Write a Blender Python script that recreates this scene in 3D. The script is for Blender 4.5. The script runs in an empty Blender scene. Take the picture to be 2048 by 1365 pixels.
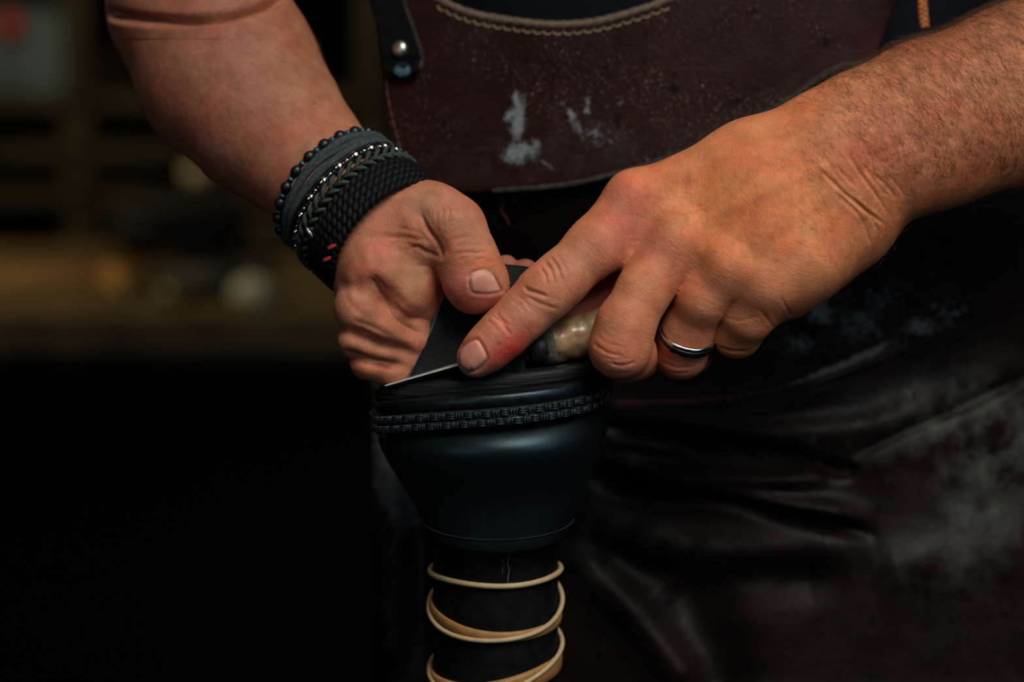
import bpy, bmesh, math, random
import numpy as np
from mathutils import Vector, Matrix

random.seed(7); np.random.seed(7)
sc = bpy.context.scene
C = sc.collection

# ------------------------------------------------------------------ camera
FPX = 85.0 / 36.0 * 2048.0          # focal length in pixels of the 2048 px frame
K = 0.0002                          # one unit of the working grid, 0.2 mm
D0 = FPX * K                        # focus distance, 0.967 m
PITCH = math.radians(9.0)
CAM = Vector((0.0, 0.0, 1.25))
cd = bpy.data.cameras.new('camera')
cam = bpy.data.objects.new('camera', cd); C.objects.link(cam)
cam.location = CAM; cam.rotation_euler = (math.radians(90) - PITCH, 0, 0)
cd.lens = 85; cd.sensor_width = 36; cd.clip_start = 0.05; cd.clip_end = 50
cd.dof.use_dof = True; cd.dof.focus_distance = D0 - 0.004; cd.dof.aperture_fstop = 4.0
sc.camera = cam
MW = np.array(Matrix.Translation(CAM) @ Matrix.Rotation(math.radians(90) - PITCH, 4, 'X'))

# ------------------------------------------------------------------ world, lights, exposure
w = bpy.data.worlds.new('world'); sc.world = w; w.use_nodes = True
bg = w.node_tree.nodes['Background']
bg.inputs[0].default_value = (0.25, 0.58, 0.72, 1); bg.inputs[1].default_value = 0.004

def area(name, loc, target, sx, sy, power, color, spread=180):
    l = bpy.data.lights.new(name, 'AREA'); l.shape = 'RECTANGLE'; l.size = sx; l.size_y = sy
    l.energy = power; l.color = color; l.spread = math.radians(spread)
    o = bpy.data.objects.new(name, l); C.objects.link(o); o.location = loc
    o.rotation_euler = (Vector(target) - Vector(loc)).to_track_quat('-Z', 'Y').to_euler()
    return o
area('work_lamp_light', (0.45, 0.15, 2.15), (0.13, 0.97, 1.10), 0.7, 0.7, 2.4, (1.0, 0.91, 0.80), 54)
area('side_window_light', (1.0, -0.15, 1.65), (0.0, 0.97, 1.05), 0.6, 0.8, 3.2, (0.62, 0.85, 1.0))
area('front_window_light', (-0.75, -0.7, 1.65), (0.0, 0.97, 1.1), 0.9, 0.9, 2.5, (0.92, 0.96, 1.0))
area('bench_lamp_light', (-1.1, 2.2, 2.3), (-0.75, 2.6, 0.9), 0.4, 0.4, 7.0, (1.0, 0.80, 0.46))
sc.view_settings.view_transform = 'Standard'; sc.view_settings.look = 'None'
sc.view_settings.gamma = 1.0; sc.view_settings.use_curve_mapping = False
sc.view_settings.exposure = 0.0

# ------------------------------------------------------------------ coordinates
# (u, v, w): pixel right, pixel down, and depth towards the camera in 0.2 mm units from the focus plane -> camera metres
def P(a):
    a = np.asarray(a, float)
    dep = D0 - a[..., 2] * K
    return np.stack([(a[..., 0] - 1024) / FPX * dep, -(a[..., 1] - 682.5) / FPX * dep, -dep], -1)
def R(r, wv=0.0): return r * K * (D0 - wv * K) / D0
def to_world(c):
    c = np.asarray(c, float); return c @ MW[:3, :3].T + MW[:3, 3]
def to_uvw(c):
    dep = -c[..., 2]
    return np.stack([c[..., 0] / dep * FPX + 1024, -c[..., 1] / dep * FPX + 682.5, (D0 - dep) / K], -1)
def PW(u, v, wv): return to_world(P((u, v, wv)))
def ray(u, v):
    d = np.array([(u - 1024) / FPX, -(v - 682.5) / FPX, -1.0]) @ MW[:3, :3].T
    return d
def at_y(u, v, Y):
    d = ray(u, v); return np.array(CAM) + d * (Y - CAM.y) / d[1]
def at_z(u, v, Z):
    d = ray(u, v); return np.array(CAM) + d * (Z - CAM.z) / d[2]

# ------------------------------------------------------------------ object helpers
def empty(name, loc=(0, 0, 0), label=None, cat=None, group=None):
    o = bpy.data.objects.new(name, None); C.objects.link(o); o.location = loc; o.empty_display_size = 0.02
    return tag(o, label, cat, group)
def tag(o, label=None, cat=None, group=None, kind=None):
    if label: o['label'] = label
    if cat: o['category'] = cat
    if group: o['group'] = group
    if kind: o['kind'] = kind
    return o
def fill(me, V, F):
    if isinstance(F, list): me.from_pydata(V.tolist(), [], F)
    else:
        F = np.ascontiguousarray(F, np.int32); n, k = F.shape
        me.vertices.add(len(V)); me.vertices.foreach_set('co', np.ascontiguousarray(V, np.float32).ravel())
        me.loops.add(n * k); me.loops.foreach_set('vertex_index', F.ravel())
        me.polygons.add(n); me.polygons.foreach_set('loop_start', np.arange(0, n * k, k, dtype=np.int32))
        me.validate()
    me.update()
def mesh_obj(name, V, F, mat=None, parent=None, smooth=True, origin=None):
    """V in world metres; the object's origin goes to its lowest middle point (or stays with its parent's)."""
    V = np.asarray(V, float)
    if parent is not None: org = np.array(parent.matrix_world.translation) if parent.parent is None else np.array(parent['_org'])
    elif origin is not None: org = np.asarray(origin, float)
    else:
        org = V.mean(0); org[2] = V[:, 2].min()
    me = bpy.data.meshes.new(name)
    fill(me, V - org, F)
    o = bpy.data.objects.new(name, me); C.objects.link(o)
    if parent is not None: o.parent = parent; 
    else: o.location = org
    bpy.context.view_layer.update()
    if mat: me.materials.append(mat)
    if smooth: me.polygons.foreach_set('use_smooth', [True] * len(me.polygons))
    return o
def sub(name, V, F, mat, thing, part=None, smooth=True):
    """a part of a thing (or, with part, a sub-part of that part). All parts keep the thing's origin."""
    org = np.array(thing.location)
    V = np.asarray(V, float) - org
    me = bpy.data.meshes.new(name); fill(me, V, F)
    o = bpy.data.objects.new(name, me); C.objects.link(o); o.parent = part if part else thing
    if mat: me.materials.append(mat)
    if smooth: me.polygons.foreach_set('use_smooth', [True] * len(me.polygons))
    return o
def inst(name, me, thing, loc, rot=None, part=None, scale=None):
    """another copy of a shared small mesh as a part, loc in world"""
    o = bpy.data.objects.new(name, me); C.objects.link(o); o.parent = part if part else thing
    o.location = Vector(loc) - thing.location
    if rot is not None: o.rotation_mode = 'QUATERNION'; o.rotation_quaternion = rot
    if scale is not None: o.scale = scale
    return o

# ------------------------------------------------------------------ geometry helpers
def smooth_path(pts, n=8, closed=False):
    pts = np.asarray(pts, float); m = len(pts); out = []
    rng = range(m if closed else m - 1)
    for i in rng:
        if closed: p0, p1, p2, p3 = pts[(i - 1) % m], pts[i], pts[(i + 1) % m], pts[(i + 2) % m]
        else: p0, p1, p2, p3 = pts[max(i - 1, 0)], pts[i], pts[i + 1], pts[min(i + 2, m - 1)]
        for t in np.arange(n) / n:
            out.append(0.5 * (2 * p1 + (p2 - p0) * t + (2 * p0 - 5 * p1 + 4 * p2 - p3) * t * t + (3 * p1 - p0 - 3 * p2 + p3) * t ** 3))
    if not closed: out.append(pts[-1])
    return np.array(out)
def tube(path, rad, seg=8, closed=False, flat=None, caps=True, twist=0.0):
    """path Nx3 metres, rad scalar or N; flat=(dir, scale) flattens the section along a direction"""
    path = np.asarray(path, float); n = len(path)
    rad = np.full(n, rad) if np.isscalar(rad) else np.asarray(rad)
    if closed: T = np.roll(path, -1, 0) - np.roll(path, 1, 0)
    else: T = np.gradient(path, axis=0)
    T /= np.linalg.norm(T, axis=1)[:, None] + 1e-12
    ref = np.array([0, 0, 1.0]) if abs(T[0][2]) < 0.9 else np.array([1.0, 0, 0])
    N = np.cross(T[0], ref); N /= np.linalg.norm(N); V = []
    for i in range(n):
        N = N - T[i] * N.dot(T[i]); N /= np.linalg.norm(N) + 1e-12
        B = np.cross(T[i], N)
        for j in range(seg):
            a = 2 * math.pi * j / seg + twist * i
            off = (N * math.cos(a) + B * math.sin(a)) * rad[i]
            if flat is not None: off = off + flat[0] * off.dot(flat[0]) * (flat[1] - 1)
            V.append(path[i] + off)
    F = []
    for i in range(n if closed else n - 1):
        i2 = (i + 1) % n
        for j in range(seg):
            F.append((i * seg + j, i * seg + (j + 1) % seg, i2 * seg + (j + 1) % seg, i2 * seg + j))
    if caps and not closed:
        F.append(tuple(range(seg - 1, -1, -1))); F.append(tuple(range((n - 1) * seg, n * seg)))
    return np.array(V), F
def merge(parts):
    V, F, o = [], [], 0
    for v, f in parts:
        V.append(np.asarray(v)); F += [tuple(int(i) + o for i in q) for q in f]; o += len(v)
    return np.concatenate(V), F
def box(c, s, rz=0.0, bev=0.0):
    bm = bmesh.new(); bmesh.ops.create_cube(bm, size=1.0)
    for v in bm.verts: v.co = Vector((v.co.x * s[0], v.co.y * s[1], v.co.z * s[2]))
    if bev: bmesh.ops.bevel(bm, geom=bm.edges[:], offset=bev, segments=2, affect='EDGES')
    bm.verts.index_update()
    M = Matrix.Translation(Vector(c)) @ Matrix.Rotation(rz, 4, 'Z')
    V = np.array([M @ v.co for v in bm.verts]); F = [tuple(v.index for v in f.verts) for f in bm.faces]; bm.free()
    return V, F
def lathe(profile, c, seg=32):
    V = []; n = len(profile)
    for r, z in profile:
        for j in range(seg):
            a = 2 * math.pi * j / seg; V.append((c[0] + r * math.cos(a), c[1] + r * math.sin(a), c[2] + z))
    F = [(i * seg + j, i * seg + (j + 1) % seg, (i + 1) * seg + (j + 1) % seg, (i + 1) * seg + j) for i in range(n - 1) for j in range(seg)]
    F.append(tuple(range(seg - 1, -1, -1))); F.append(tuple(range((n - 1) * seg, n * seg)))
    return np.array(V), F
def dist_poly(U, pts):
    """distance of points U (Nx2) to a polyline, and the running fraction along it"""
    best = np.full(len(U), 1e9); frac = np.zeros(len(U)); side = np.zeros(len(U))
    L = np.linalg.norm(np.diff(pts, axis=0), axis=1); tot = L.sum(); acc = 0
    for i in range(len(pts) - 1):
        a, b = pts[i], pts[i + 1]; ab = b - a; l2 = ab.dot(ab) + 1e-9
        t = np.clip(((U - a) @ ab) / l2, 0, 1); q = U - a - t[:, None] * ab
        d = np.sqrt((q ** 2).sum(1)); m = d < best
        best[m] = d[m]; frac[m] = ((acc + t * L[i]) / tot)[m]
        side[m] = np.sign(ab[0] * q[:, 1] - ab[1] * q[:, 0])[m]; acc += L[i]
    return best, frac, side

# ------------------------------------------------------------------ materials
def new_mat(name):
    m = bpy.data.materials.new(name); m.use_nodes = True
    return m, m.node_tree, m.node_tree.nodes, m.node_tree.links, m.node_tree.nodes['Principled BSDF']
def simple(name, col, rough=0.5, metal=0.0, noise=0.25, scale=60.0, bump=0.0, coat=0.0, spec=0.5, rvar=0.0):
    m, t, n, l, b = new_mat(name)
    b.inputs['Roughness'].default_value = rough; b.inputs['Metallic'].default_value = metal
    b.inputs['Specular IOR Level'].default_value = spec
    if coat: b.inputs['Coat Weight'].default_value = coat; b.inputs['Coat Roughness'].default_value = 0.15
    tc = n.new('ShaderNodeTexCoord'); nz = n.new('ShaderNodeTexNoise'); nz.inputs['Scale'].default_value = scale
    nz.inputs['Detail'].default_value = 6; l.new(tc.outputs['Object'], nz.inputs['Vector'])
    r = n.new('ShaderNodeValToRGB'); l.new(nz.outputs['Fac'], r.inputs[0])
    r.color_ramp.elements[0].position = 0.25; r.color_ramp.elements[1].position = 0.75
    r.color_ramp.elements[0].color = [c * (1 - noise) for c in col] + [1]
    r.color_ramp.elements[1].color = [min(1, c * (1 + noise)) for c in col] + [1]
    l.new(r.outputs[0], b.inputs['Base Color'])
    if rvar:
        mr = n.new('ShaderNodeMapRange'); mr.inputs['To Min'].default_value = rough - rvar; mr.inputs['To Max'].default_value = rough + rvar
        l.new(nz.outputs['Fac'], mr.inputs[0]); l.new(mr.outputs[0], b.inputs['Roughness'])
    if bump:
        bp = n.new('ShaderNodeBump'); bp.inputs['Strength'].default_value = bump; bp.inputs['Distance'].default_value = 0.0006
        l.new(nz.outputs['Fac'], bp.inputs['Height']); l.new(bp.outputs[0], b.inputs['Normal'])
    return m

# ------------------------------------------------------------------ implicit surfaces
class Field:
    def __init__(s, lo, hi, h):
        s.lo = np.asarray(lo, float); s.h = h
        s.n = np.ceil((np.asarray(hi) - s.lo) / h).astype(int) + 1
        s.ax = [(s.lo[i] + np.arange(s.n[i]) * h).astype(np.float32) for i in range(3)]
    def blank(s): return np.full(s.n, 0.08, np.float32)
    def cone(s, f, a, b, ra, rb, k, flat=None):
        a = np.asarray(a, float); b = np.asarray(b, float); m = max(ra, rb) * (1.0 if flat is None else 1.15) + k + 4 * s.h
        i0 = np.maximum(((np.minimum(a, b) - m - s.lo) / s.h).astype(int), 0)
        i1 = np.minimum(((np.maximum(a, b) + m - s.lo) / s.h).astype(int) + 1, s.n)
        if (i1 <= i0).any(): return
        X = s.ax[0][i0[0]:i1[0]][:, None, None] - np.float32(a[0]); Y = s.ax[1][i0[1]:i1[1]][None, :, None] - np.float32(a[1]); Z = s.ax[2][i0[2]:i1[2]][None, None, :] - np.float32(a[2])
        d = (b - a).astype(np.float32); l2 = float(d @ d) + 1e-12
        t = np.clip((X * d[0] + Y * d[1] + Z * d[2]) / np.float32(l2), 0, 1)
        qx = X - t * d[0]; qy = Y - t * d[1]; qz = Z - t * d[2]
        if flat is not None:
            nv, sc_ = flat; dn = (qx * nv[0] + qy * nv[1] + qz * nv[2]) * np.float32(sc_ - 1)
            qx = qx + dn * nv[0]; qy = qy + dn * nv[1]; qz = qz + dn * nv[2]
        g = np.sqrt(qx * qx + qy * qy + qz * qz) - (np.float32(ra) + t * np.float32(rb - ra))
        sl = f[i0[0]:i1[0], i0[1]:i1[1], i0[2]:i1[2]]
        sl[...] = smin(sl, g, k)
def smin(a, b, k):
    if k <= 0: return np.minimum(a, b)
    h = np.maximum(np.float32(k) - np.abs(a - b), 0) / np.float32(k)
    return np.minimum(a, b) - h * h * np.float32(k * 0.25)
def surface_nets(f, lo, h):
    nx, ny, nz = f.shape
    ins = f < 0
    cnt = np.zeros((nx - 1, ny - 1, nz - 1), np.int8)
    for i in (0, 1):
        for j in (0, 1):
            for k in (0, 1): cnt += ins[i:nx - 1 + i, j:ny - 1 + j, k:nz - 1 + k]
    act = (cnt > 0) & (cnt < 8)
    idx = np.full(act.shape, -1, np.int64); cells = np.argwhere(act); idx[act] = np.arange(len(cells))
    corner = {}
    for i in (0, 1):
        for j in (0, 1):
            for k in (0, 1): corner[(i, j, k)] = f[cells[:, 0] + i, cells[:, 1] + j, cells[:, 2] + k].astype(np.float64)
    acc = np.zeros((len(cells), 3)); num = np.zeros(len(cells))
    cs = list(corner)
    for a in cs:
        for ax in range(3):
            if a[ax]: continue
            b = list(a); b[ax] = 1; b = tuple(b)
            va, vb = corner[a], corner[b]; x = (va < 0) != (vb < 0)
            t = va[x] / (va[x] - vb[x]); p = np.tile(np.array(a, float), (x.sum(), 1)); p[:, ax] += t
            acc[x] += p; num[x] += 1
    V = lo + (cells + acc / num[:, None]) * h
    F = []
    for ax in range(3):
        o1, o2 = (ax + 1) % 3, (ax + 2) % 3
        s0 = [slice(None)] * 3; s1 = [slice(None)] * 3
        s0[ax] = slice(0, -1); s1[ax] = slice(1, None)
        A, B = ins[tuple(s0)], ins[tuple(s1)]
        for flip in (False, True):
            e = np.argwhere((A & ~B) if not flip else (~A & B))
            e = e[(e[:, o1] > 0) & (e[:, o2] > 0) & (e[:, o1] < f.shape[o1] - 1) & (e[:, o2] < f.shape[o2] - 1)]
            q = []
            for d1, d2 in ((0, 0), (-1, 0), (-1, -1), (0, -1)):
                c = e.copy(); c[:, o1] += d1; c[:, o2] += d2
                q.append(idx[c[:, 0], c[:, 1], c[:, 2]])
            q = np.stack(q, 1)
            F.append(q[:, ::-1] if not flip else q)
    F = np.concatenate(F); F = F[(F >= 0).all(1)]
    return V, F[:, ::-1]
def grow(h, lo_uvw, hi_uvw, build):
    c = np.array([P((u, v, x)) for u in (lo_uvw[0], hi_uvw[0]) for v in (lo_uvw[1], hi_uvw[1]) for x in (lo_uvw[2], hi_uvw[2])])
    fld = Field(c.min(0), c.max(0), h)
    V, F = surface_nets(build(fld), fld.lo, h)
    e = np.concatenate([F[:, [0, 1]], F[:, [1, 2]], F[:, [2, 3]], F[:, [3, 0]]]); m = len(V); cnt = (np.bincount(e[:, 0], minlength=m) + np.bincount(e[:, 1], minlength=m))[:, None] + 1e-9
    for lam in (.5, -.52) * 4:      # even out the facets without shrinking
        A = np.stack([np.bincount(e[:, 0], V[e[:, 1], c], m) + np.bincount(e[:, 1], V[e[:, 0], c], m) for c in range(3)], 1) / cnt
        V = V + lam * (A - V)
    return V, F
def chain(fld, f, pts, k, flat=None):
    for a, b in zip(pts[:-1], pts[1:]):
        fld.cone(f, P(a[:3]), P(b[:3]), R(a[3], a[2]), R(b[3], b[2]), k, flat)
MM = 0.001
ZC = np.array([0, 0, 1.0], np.float32)

# ------------------------------------------------------------------ the hand that guides the knife (right in the picture)
def right_hand(fld):
    palm = fld.blank()
    chain(fld, palm, [(2330, 75, -150, 196), (2048, 187, -70, 178), (1860, 250, -20, 166), (1770, 288, 0, 154), (1690, 318, 5, 142)], 6 * MM, (ZC, 1.28))
    for c in ([(1700, 262, -25, 92), (1500, 330, -8, 80), (1270, 402, 0, 54)],
              [(1690, 320, 10, 92), (1520, 400, 32, 78), (1366, 480, 46, 50)],
              [(1690, 378, 15, 86), (1560, 470, 46, 70), (1456, 536, 66, 50)],
              [(1700, 425, 5, 82), (1600, 520, 48, 66), (1528, 572, 70, 50)],
              [(1690, 462, -25, 84), (1562, 575, 0, 68)],
              [(1640, 390, -50, 85), (1400, 500, -35, 72)], [(1320, 440, 8, 46), (1262, 508, 8, 34)],
              [(1640, 330, -70, 80), (1520, 420, -110, 76)]):
        chain(fld, palm, c, 12 * MM)
    fg = fld.blank()
    fingers = [
        [(1270, 400, 3, 57), (1190, 494, 25, 57), (1120, 560, 34, 54), (1086, 590, 37, 53.5), (1046, 630, 36, 50), (1007, 668, 35, 48.5), (975, 697, 32, 44), (952, 717, 28, 39)],
        [(1362, 484, 44, 52), (1289, 580, 54, 53), (1251, 650, 60, 57), (1240, 694, 50, 59), (1254, 708, 0, 54), (1276, 708, -70, 48), (1292, 640, -130, 42)],
        [(1456, 536, 66, 50), (1405, 598, 42, 50), (1377, 660, -8, 50), (1362, 706, -44, 50), (1380, 702, -100, 44), (1396, 650, -150, 38)],
        [(1528, 572, 66, 50), (1496, 632, 30, 50), (1474, 668, -14, 46), (1474, 670, -70, 40), (1480, 620, -120, 34)],
        [(1560, 410, -125, 72), (1420, 470, -150, 60), (1290, 545, -118, 50), (1215, 585, -88, 44), (1140, 622, -72, 36)]]
    for c in fingers:
        g = fld.blank(); chain(fld, g, c, 4 * MM); fg = smin(fg, g, 0.5 * MM)
    f = smin(palm, fg, 6.5 * MM)
    for (a, r, k) in (((1266, 392, 22), 42, 5), ((1360, 472, 54), 40, 7), ((1452, 524, 84), 38, 6), ((1524, 560, 86), 38, 6), ((1239, 702, 60), 48, 4), ((1090, 582, 48), 44, 4)):
        fld.cone(f, P(a), P(a), R(r), R(r), k * MM)
    return f

# ------------------------------------------------------------------ the hand that grips the sole (left in the picture)
def left_hand(fld):
    palm = fld.blank()
    chain(fld, palm, [(405, -330, -310, 196), (392, -120, -335, 186), (392, 10, -335, 174), (459, 149, -300, 181), (528, 238, -250, 157), (592, 302, -200, 131), (660, 368, -145, 118), (735, 438, -88, 116)], 5 * MM)
    for c in ([(795, 430, -70, 76), (860, 445, -30, 72), (908, 460, -6, 66)],
              [(745, 455, -75, 86), (752, 540, -14, 58)],
              [(735, 475, -75, 80), (722, 605, -24, 44)],
              [(745, 510, -100, 74), (720, 665, -60, 38)],
              [(765, 550, -120, 66), (742, 705, -85, 36)],
              [(800, 490, -50, 74), (838, 545, -62, 58)],
              [(790, 560, -90, 70), (850, 640, -130, 55)]):
        chain(fld, palm, c, 9 * MM)
    fg = fld.blank()
    fingers = [
        [(752, 550, -6, 60), (800, 577, -34, 60), (850, 600, -100, 53), (905, 610, -150, 46), (975, 575, -175, 38), (1012, 534, -180, 24)],
        [(718, 622, 0, 48), (762, 644, -14, 45), (812, 672, -56, 43), (872, 690, -124, 40), (960, 640, -180, 36), (1030, 568, -172, 32), (1050, 546, -172, 28)],
        [(714, 682, -12, 40), (760, 702, -32, 38), (812, 715, -70, 36), (865, 712, -122, 36), (950, 680, -200, 32), (1000, 620, -200, 28)],
        [(738, 724, -34, 39), (785, 738, -58, 34), (830, 735, -92, 33), (880, 720, -130, 32), (940, 700, -205, 28)]]
    for c in fingers:
        g = fld.blank(); chain(fld, g, c, 4 * MM); fg = smin(fg, g, 0.8 * MM)
    f = smin(palm, fg, 5 * MM)
    th = fld.blank()
    chain(fld, th, [(905, 458, -6, 64), (928, 502, 4, 57), (938, 522, 6, 55), (948, 556, 4, 61), (954, 562, 0, 60)], 4 * MM)
    fld.cone(th, P((946, 586, 0)), P((976, 580, 0)), R(37), R(36), 5 * MM)
    f = smin(f, th, 2.5 * MM)
    for (a, r, k) in (((748, 540, 16), 46, 6), ((716, 614, 10), 38, 5)):
        fld.cone(f, P(a), P(a), R(r), R(r), k * MM)
    return f

# ------------------------------------------------------------------ fine modelling: strokes along the skin
def subdivide(V, F):
    """one Catmull-Clark step on a closed quad mesh"""
    n = len(V); m = len(F)
    e = np.stack([F, np.roll(F, -1, 1)], -1).reshape(-1, 2); es = np.sort(e, 1)
    key = es[:, 0].astype(np.int64) * n + es[:, 1]; uq, first, inv = np.unique(key, return_index=True, return_inverse=True)
    E = es[first]; ne = len(E); fc = V[F].mean(1); fi = np.repeat(np.arange(m), 4)
    cnt = np.bincount(inv, minlength=ne).astype(float)
    fsum = np.stack([np.bincount(inv, fc[fi, c], ne) for c in range(3)], 1); mid = (V[E[:, 0]] + V[E[:, 1]]) / 2
    ep = np.where((cnt == 2)[:, None], (V[E[:, 0]] + V[E[:, 1]] + fsum) / 4, mid)
    val = np.bincount(F.ravel(), minlength=n).astype(float)
    Q = np.stack([np.bincount(F.ravel(), fc[fi, c], n) for c in range(3)], 1) / np.maximum(val, 1)[:, None]
    ev = np.bincount(E.ravel(), minlength=n).astype(float); er = np.repeat(np.arange(ne), 2)
    Rm = np.stack([np.bincount(E.ravel(), mid[er, c], n) for c in range(3)], 1) / np.maximum(ev, 1)[:, None]
    k = np.maximum(val, 3)[:, None]; vp = (Q + 2 * Rm + (k - 3) * V) / k
    bad = np.zeros(n, bool); bad[E[cnt != 2].ravel()] = True; vp[bad] = V[bad]
    ei = n + inv.reshape(m, 4); ci = (n + ne + np.arange(m))
    F2 = np.concatenate([np.stack([F[:, i], ei[:, i], ci, ei[:, i - 1]], 1) for i in range(4)])
    return np.concatenate([vp, ep, fc]), F2
def normals(V, F):
    n = np.cross(V[F[:, 2]] - V[F[:, 0]], V[F[:, 3]] - V[F[:, 1]]); N = np.zeros_like(V)
    for i in range(4):
        for c in range(3): N[:, c] += np.bincount(F[:, i], n[:, c], len(V))
    return N / (np.linalg.norm(N, axis=1)[:, None] + 1e-15)
def calm(A, F, n):
    """average a per-vertex vector with its neighbours"""
    e = np.concatenate([F[:, [0, 1]], F[:, [1, 2]], F[:, [2, 3]], F[:, [3, 0]]]); m = len(A); cnt = np.bincount(e[:, 0], minlength=m) + np.bincount(e[:, 1], minlength=m) + 1.0
    for _ in range(n):
        B = np.stack([np.bincount(e[:, 0], A[e[:, 1], c], m) + np.bincount(e[:, 1], A[e[:, 0], c], m) + A[:, c] for c in range(3)], 1); A = B / cnt[:, None]
    return A / (np.linalg.norm(A, axis=1)[:, None] + 1e-15)
class Skin:
    def __init__(s, V, F, base):
        s.V, s.F = V, F; s.N = calm(normals(V, F), F, 4); s.U = to_uvw(V)
        s._o = None
        view = -V / np.linalg.norm(V, axis=1)[:, None]; s.face = (s.N * view).sum(1)
        s.disp = np.zeros(len(V)); s.col = np.tile(np.array(base, float), (len(V), 1)); s.nail = np.zeros(len(V))
    def near(s, pts, m, wr):
        if s._o is None:
            f = np.nonzero(s.face > 0.02)[0]; s._o = f[np.argsort(s.U[f, 0])]; s._u = s.U[s._o, 0]
        lo, hi = pts.min(0) - m, pts.max(0) + m
        c = s._o[np.searchsorted(s._u, lo[0]):np.searchsorted(s._u, hi[0])]; U = s.U[c]
        return c[(U[:, 1] > lo[1]) & (U[:, 1] < hi[1]) & (U[:, 2] > wr[0]) & (U[:, 2] < wr[1])]
    def crease(s, pts, depth, width, lip=0.18, wr=(-400, 400), taper=0.22, step=0.0):
        """a fold: groove of depth and half-width in 0.2 mm units with raised lips"""
        pts = smooth_path(np.array(pts, float), 6); i = s.near(pts, width * 4, wr)
        if not len(i): return
        d, fr, sd = dist_poly(s.U[i, :2], pts); tp = np.clip(np.minimum(fr, 1 - fr) / taper, 0, 1); tp = tp * tp * (3 - 2 * tp)
        g = step * sd * np.exp(-d / (2.2 * width)) * np.clip(d / width, 0, 1) - np.exp(-(d / width) ** 2) + lip * np.exp(-((d - 2.0 * width) / (0.9 * width)) ** 2)
        s.disp[i] += g * depth * tp
    def bump(s, uv, ru, rv, ang, h, wr=(-400, 400)):
        p = np.array([uv], float); i = s.near(p, max(ru, rv) * 2.2, wr); q = s.U[i, :2] - p[0]; c, sn = math.cos(ang), math.sin(ang)
        a = (q[:, 0] * c + q[:, 1] * sn) / ru; b = (-q[:, 0] * sn + q[:, 1] * c) / rv
        s.disp[i] += h * np.exp(-(a * a + b * b))
    def ridge(s, pts, h, width, wr=(-400, 400), taper=0.25):
        pts = smooth_path(np.array(pts, float), 6); i = s.near(pts, width * 3, wr)
        d, fr, _ = dist_poly(s.U[i, :2], pts); tp = np.clip(np.minimum(fr, 1 - fr) / taper, 0, 1)
        s.disp[i] += h * np.exp(-(d / width) ** 2) * tp
    def paint(s, uv, r, col, a, wr=(-400, 400), r2=None, ang=0.0):
        p = np.array([uv], float); r2 = r2 or r; i = s.near(p, max(r, r2) * 2.2, wr); q = s.U[i, :2] - p[0]; c, sn = math.cos(ang), math.sin(ang)
        x = (q[:, 0] * c + q[:, 1] * sn) / r; y = (-q[:, 0] * sn + q[:, 1] * c) / r2
        k = (a * np.exp(-(x * x + y * y)))[:, None]; s.col[i] = s.col[i] * (1 - k) + np.array(col) * k
    def line(s, pts, width, col, a, wr=(-400, 400)):
        pts = smooth_path(np.array(pts, float), 6); i = s.near(pts, width * 3, wr)
        d, fr, _ = dist_poly(s.U[i, :2], pts); k = (a * np.exp(-(d / width) ** 2))[:, None]
        s.col[i] = s.col[i] * (1 - k) + np.array(col) * k
    def plate(s, poly, col, tip, tipcol, rim=3.5, wr=(-400, 400)):
        """a finger nail: closed outline in order, a groove along its rim, the free edge paler"""
        poly = smooth_path(np.array(poly, float), 6, True); i = s.near(poly, 16, wr); U = s.U[i, :2]
        ins = np.zeros(len(U), bool); x, y = U[:, 0], U[:, 1]; n = len(poly); j = n - 1
        for k in range(n):
            (xk, yk), (xj, yj) = poly[k], poly[j]
            ins ^= ((yk > y) != (yj > y)) & (x < (xj - xk) * (y - yk) / (yj - yk + 1e-12) + xk); j = k
        d, _, _ = dist_poly(U, np.vstack([poly, poly[:1]])); sd = np.where(ins, -d, d)
        s.disp[i] += -3.0 * np.exp(-((sd - 0.5) / rim) ** 2) + 0.8 * np.exp(-((sd - 8) / 5.0) ** 2)
        s.disp[i] += np.where(ins, 1.2 * np.clip(d / 8, 0, 1), 0)
        m = np.clip(-sd / 2.5 + 0.4, 0, 1)
        dt, _, _ = dist_poly(U, smooth_path(np.array(tip, float), 6)); tk = np.exp(-(dt / 7.0) ** 2)[:, None]
        c = np.array(col) * (1 - tk) + np.array(tipcol) * tk
        s.col[i] = s.col[i] * (1 - m[:, None]) + c * m[:, None]; s.nail[i] = np.maximum(s.nail[i], m)
    def flow(s, chains):
        """running length in mm along the nearest finger bone, for the fine transverse lines of the skin"""
        best = np.full(len(s.V), 1e9); second = best.copy(); s.along = np.zeros(len(s.V))
        for ci, c in enumerate(chains):
            mine = np.full(len(s.V), 1e9); old = best.copy(); p = P(np.array(c, float)); L = np.linalg.norm(np.diff(p, axis=0), axis=1); acc = 17.0 * ci
            for k in range(len(p) - 1):
                a, ab = p[k], p[k + 1] - p[k]; tr = ((s.V - a) @ ab) / (ab @ ab); t = np.clip(tr, 0 if k else -3, 1 if k < len(p) - 2 else 3)
                d = np.linalg.norm(s.V - a - np.clip(t, 0, 1)[:, None] * ab, axis=1); m = d < best; mine = np.minimum(mine, d)
                best[m] = d[m]; s.along[m] = (acc + t * L[k] * 1000)[m]; acc += L[k] * 1000
            second = np.minimum(second, np.maximum(mine, old))
        s.fine = np.clip((second - best) / .007, 0, 1)
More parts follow.
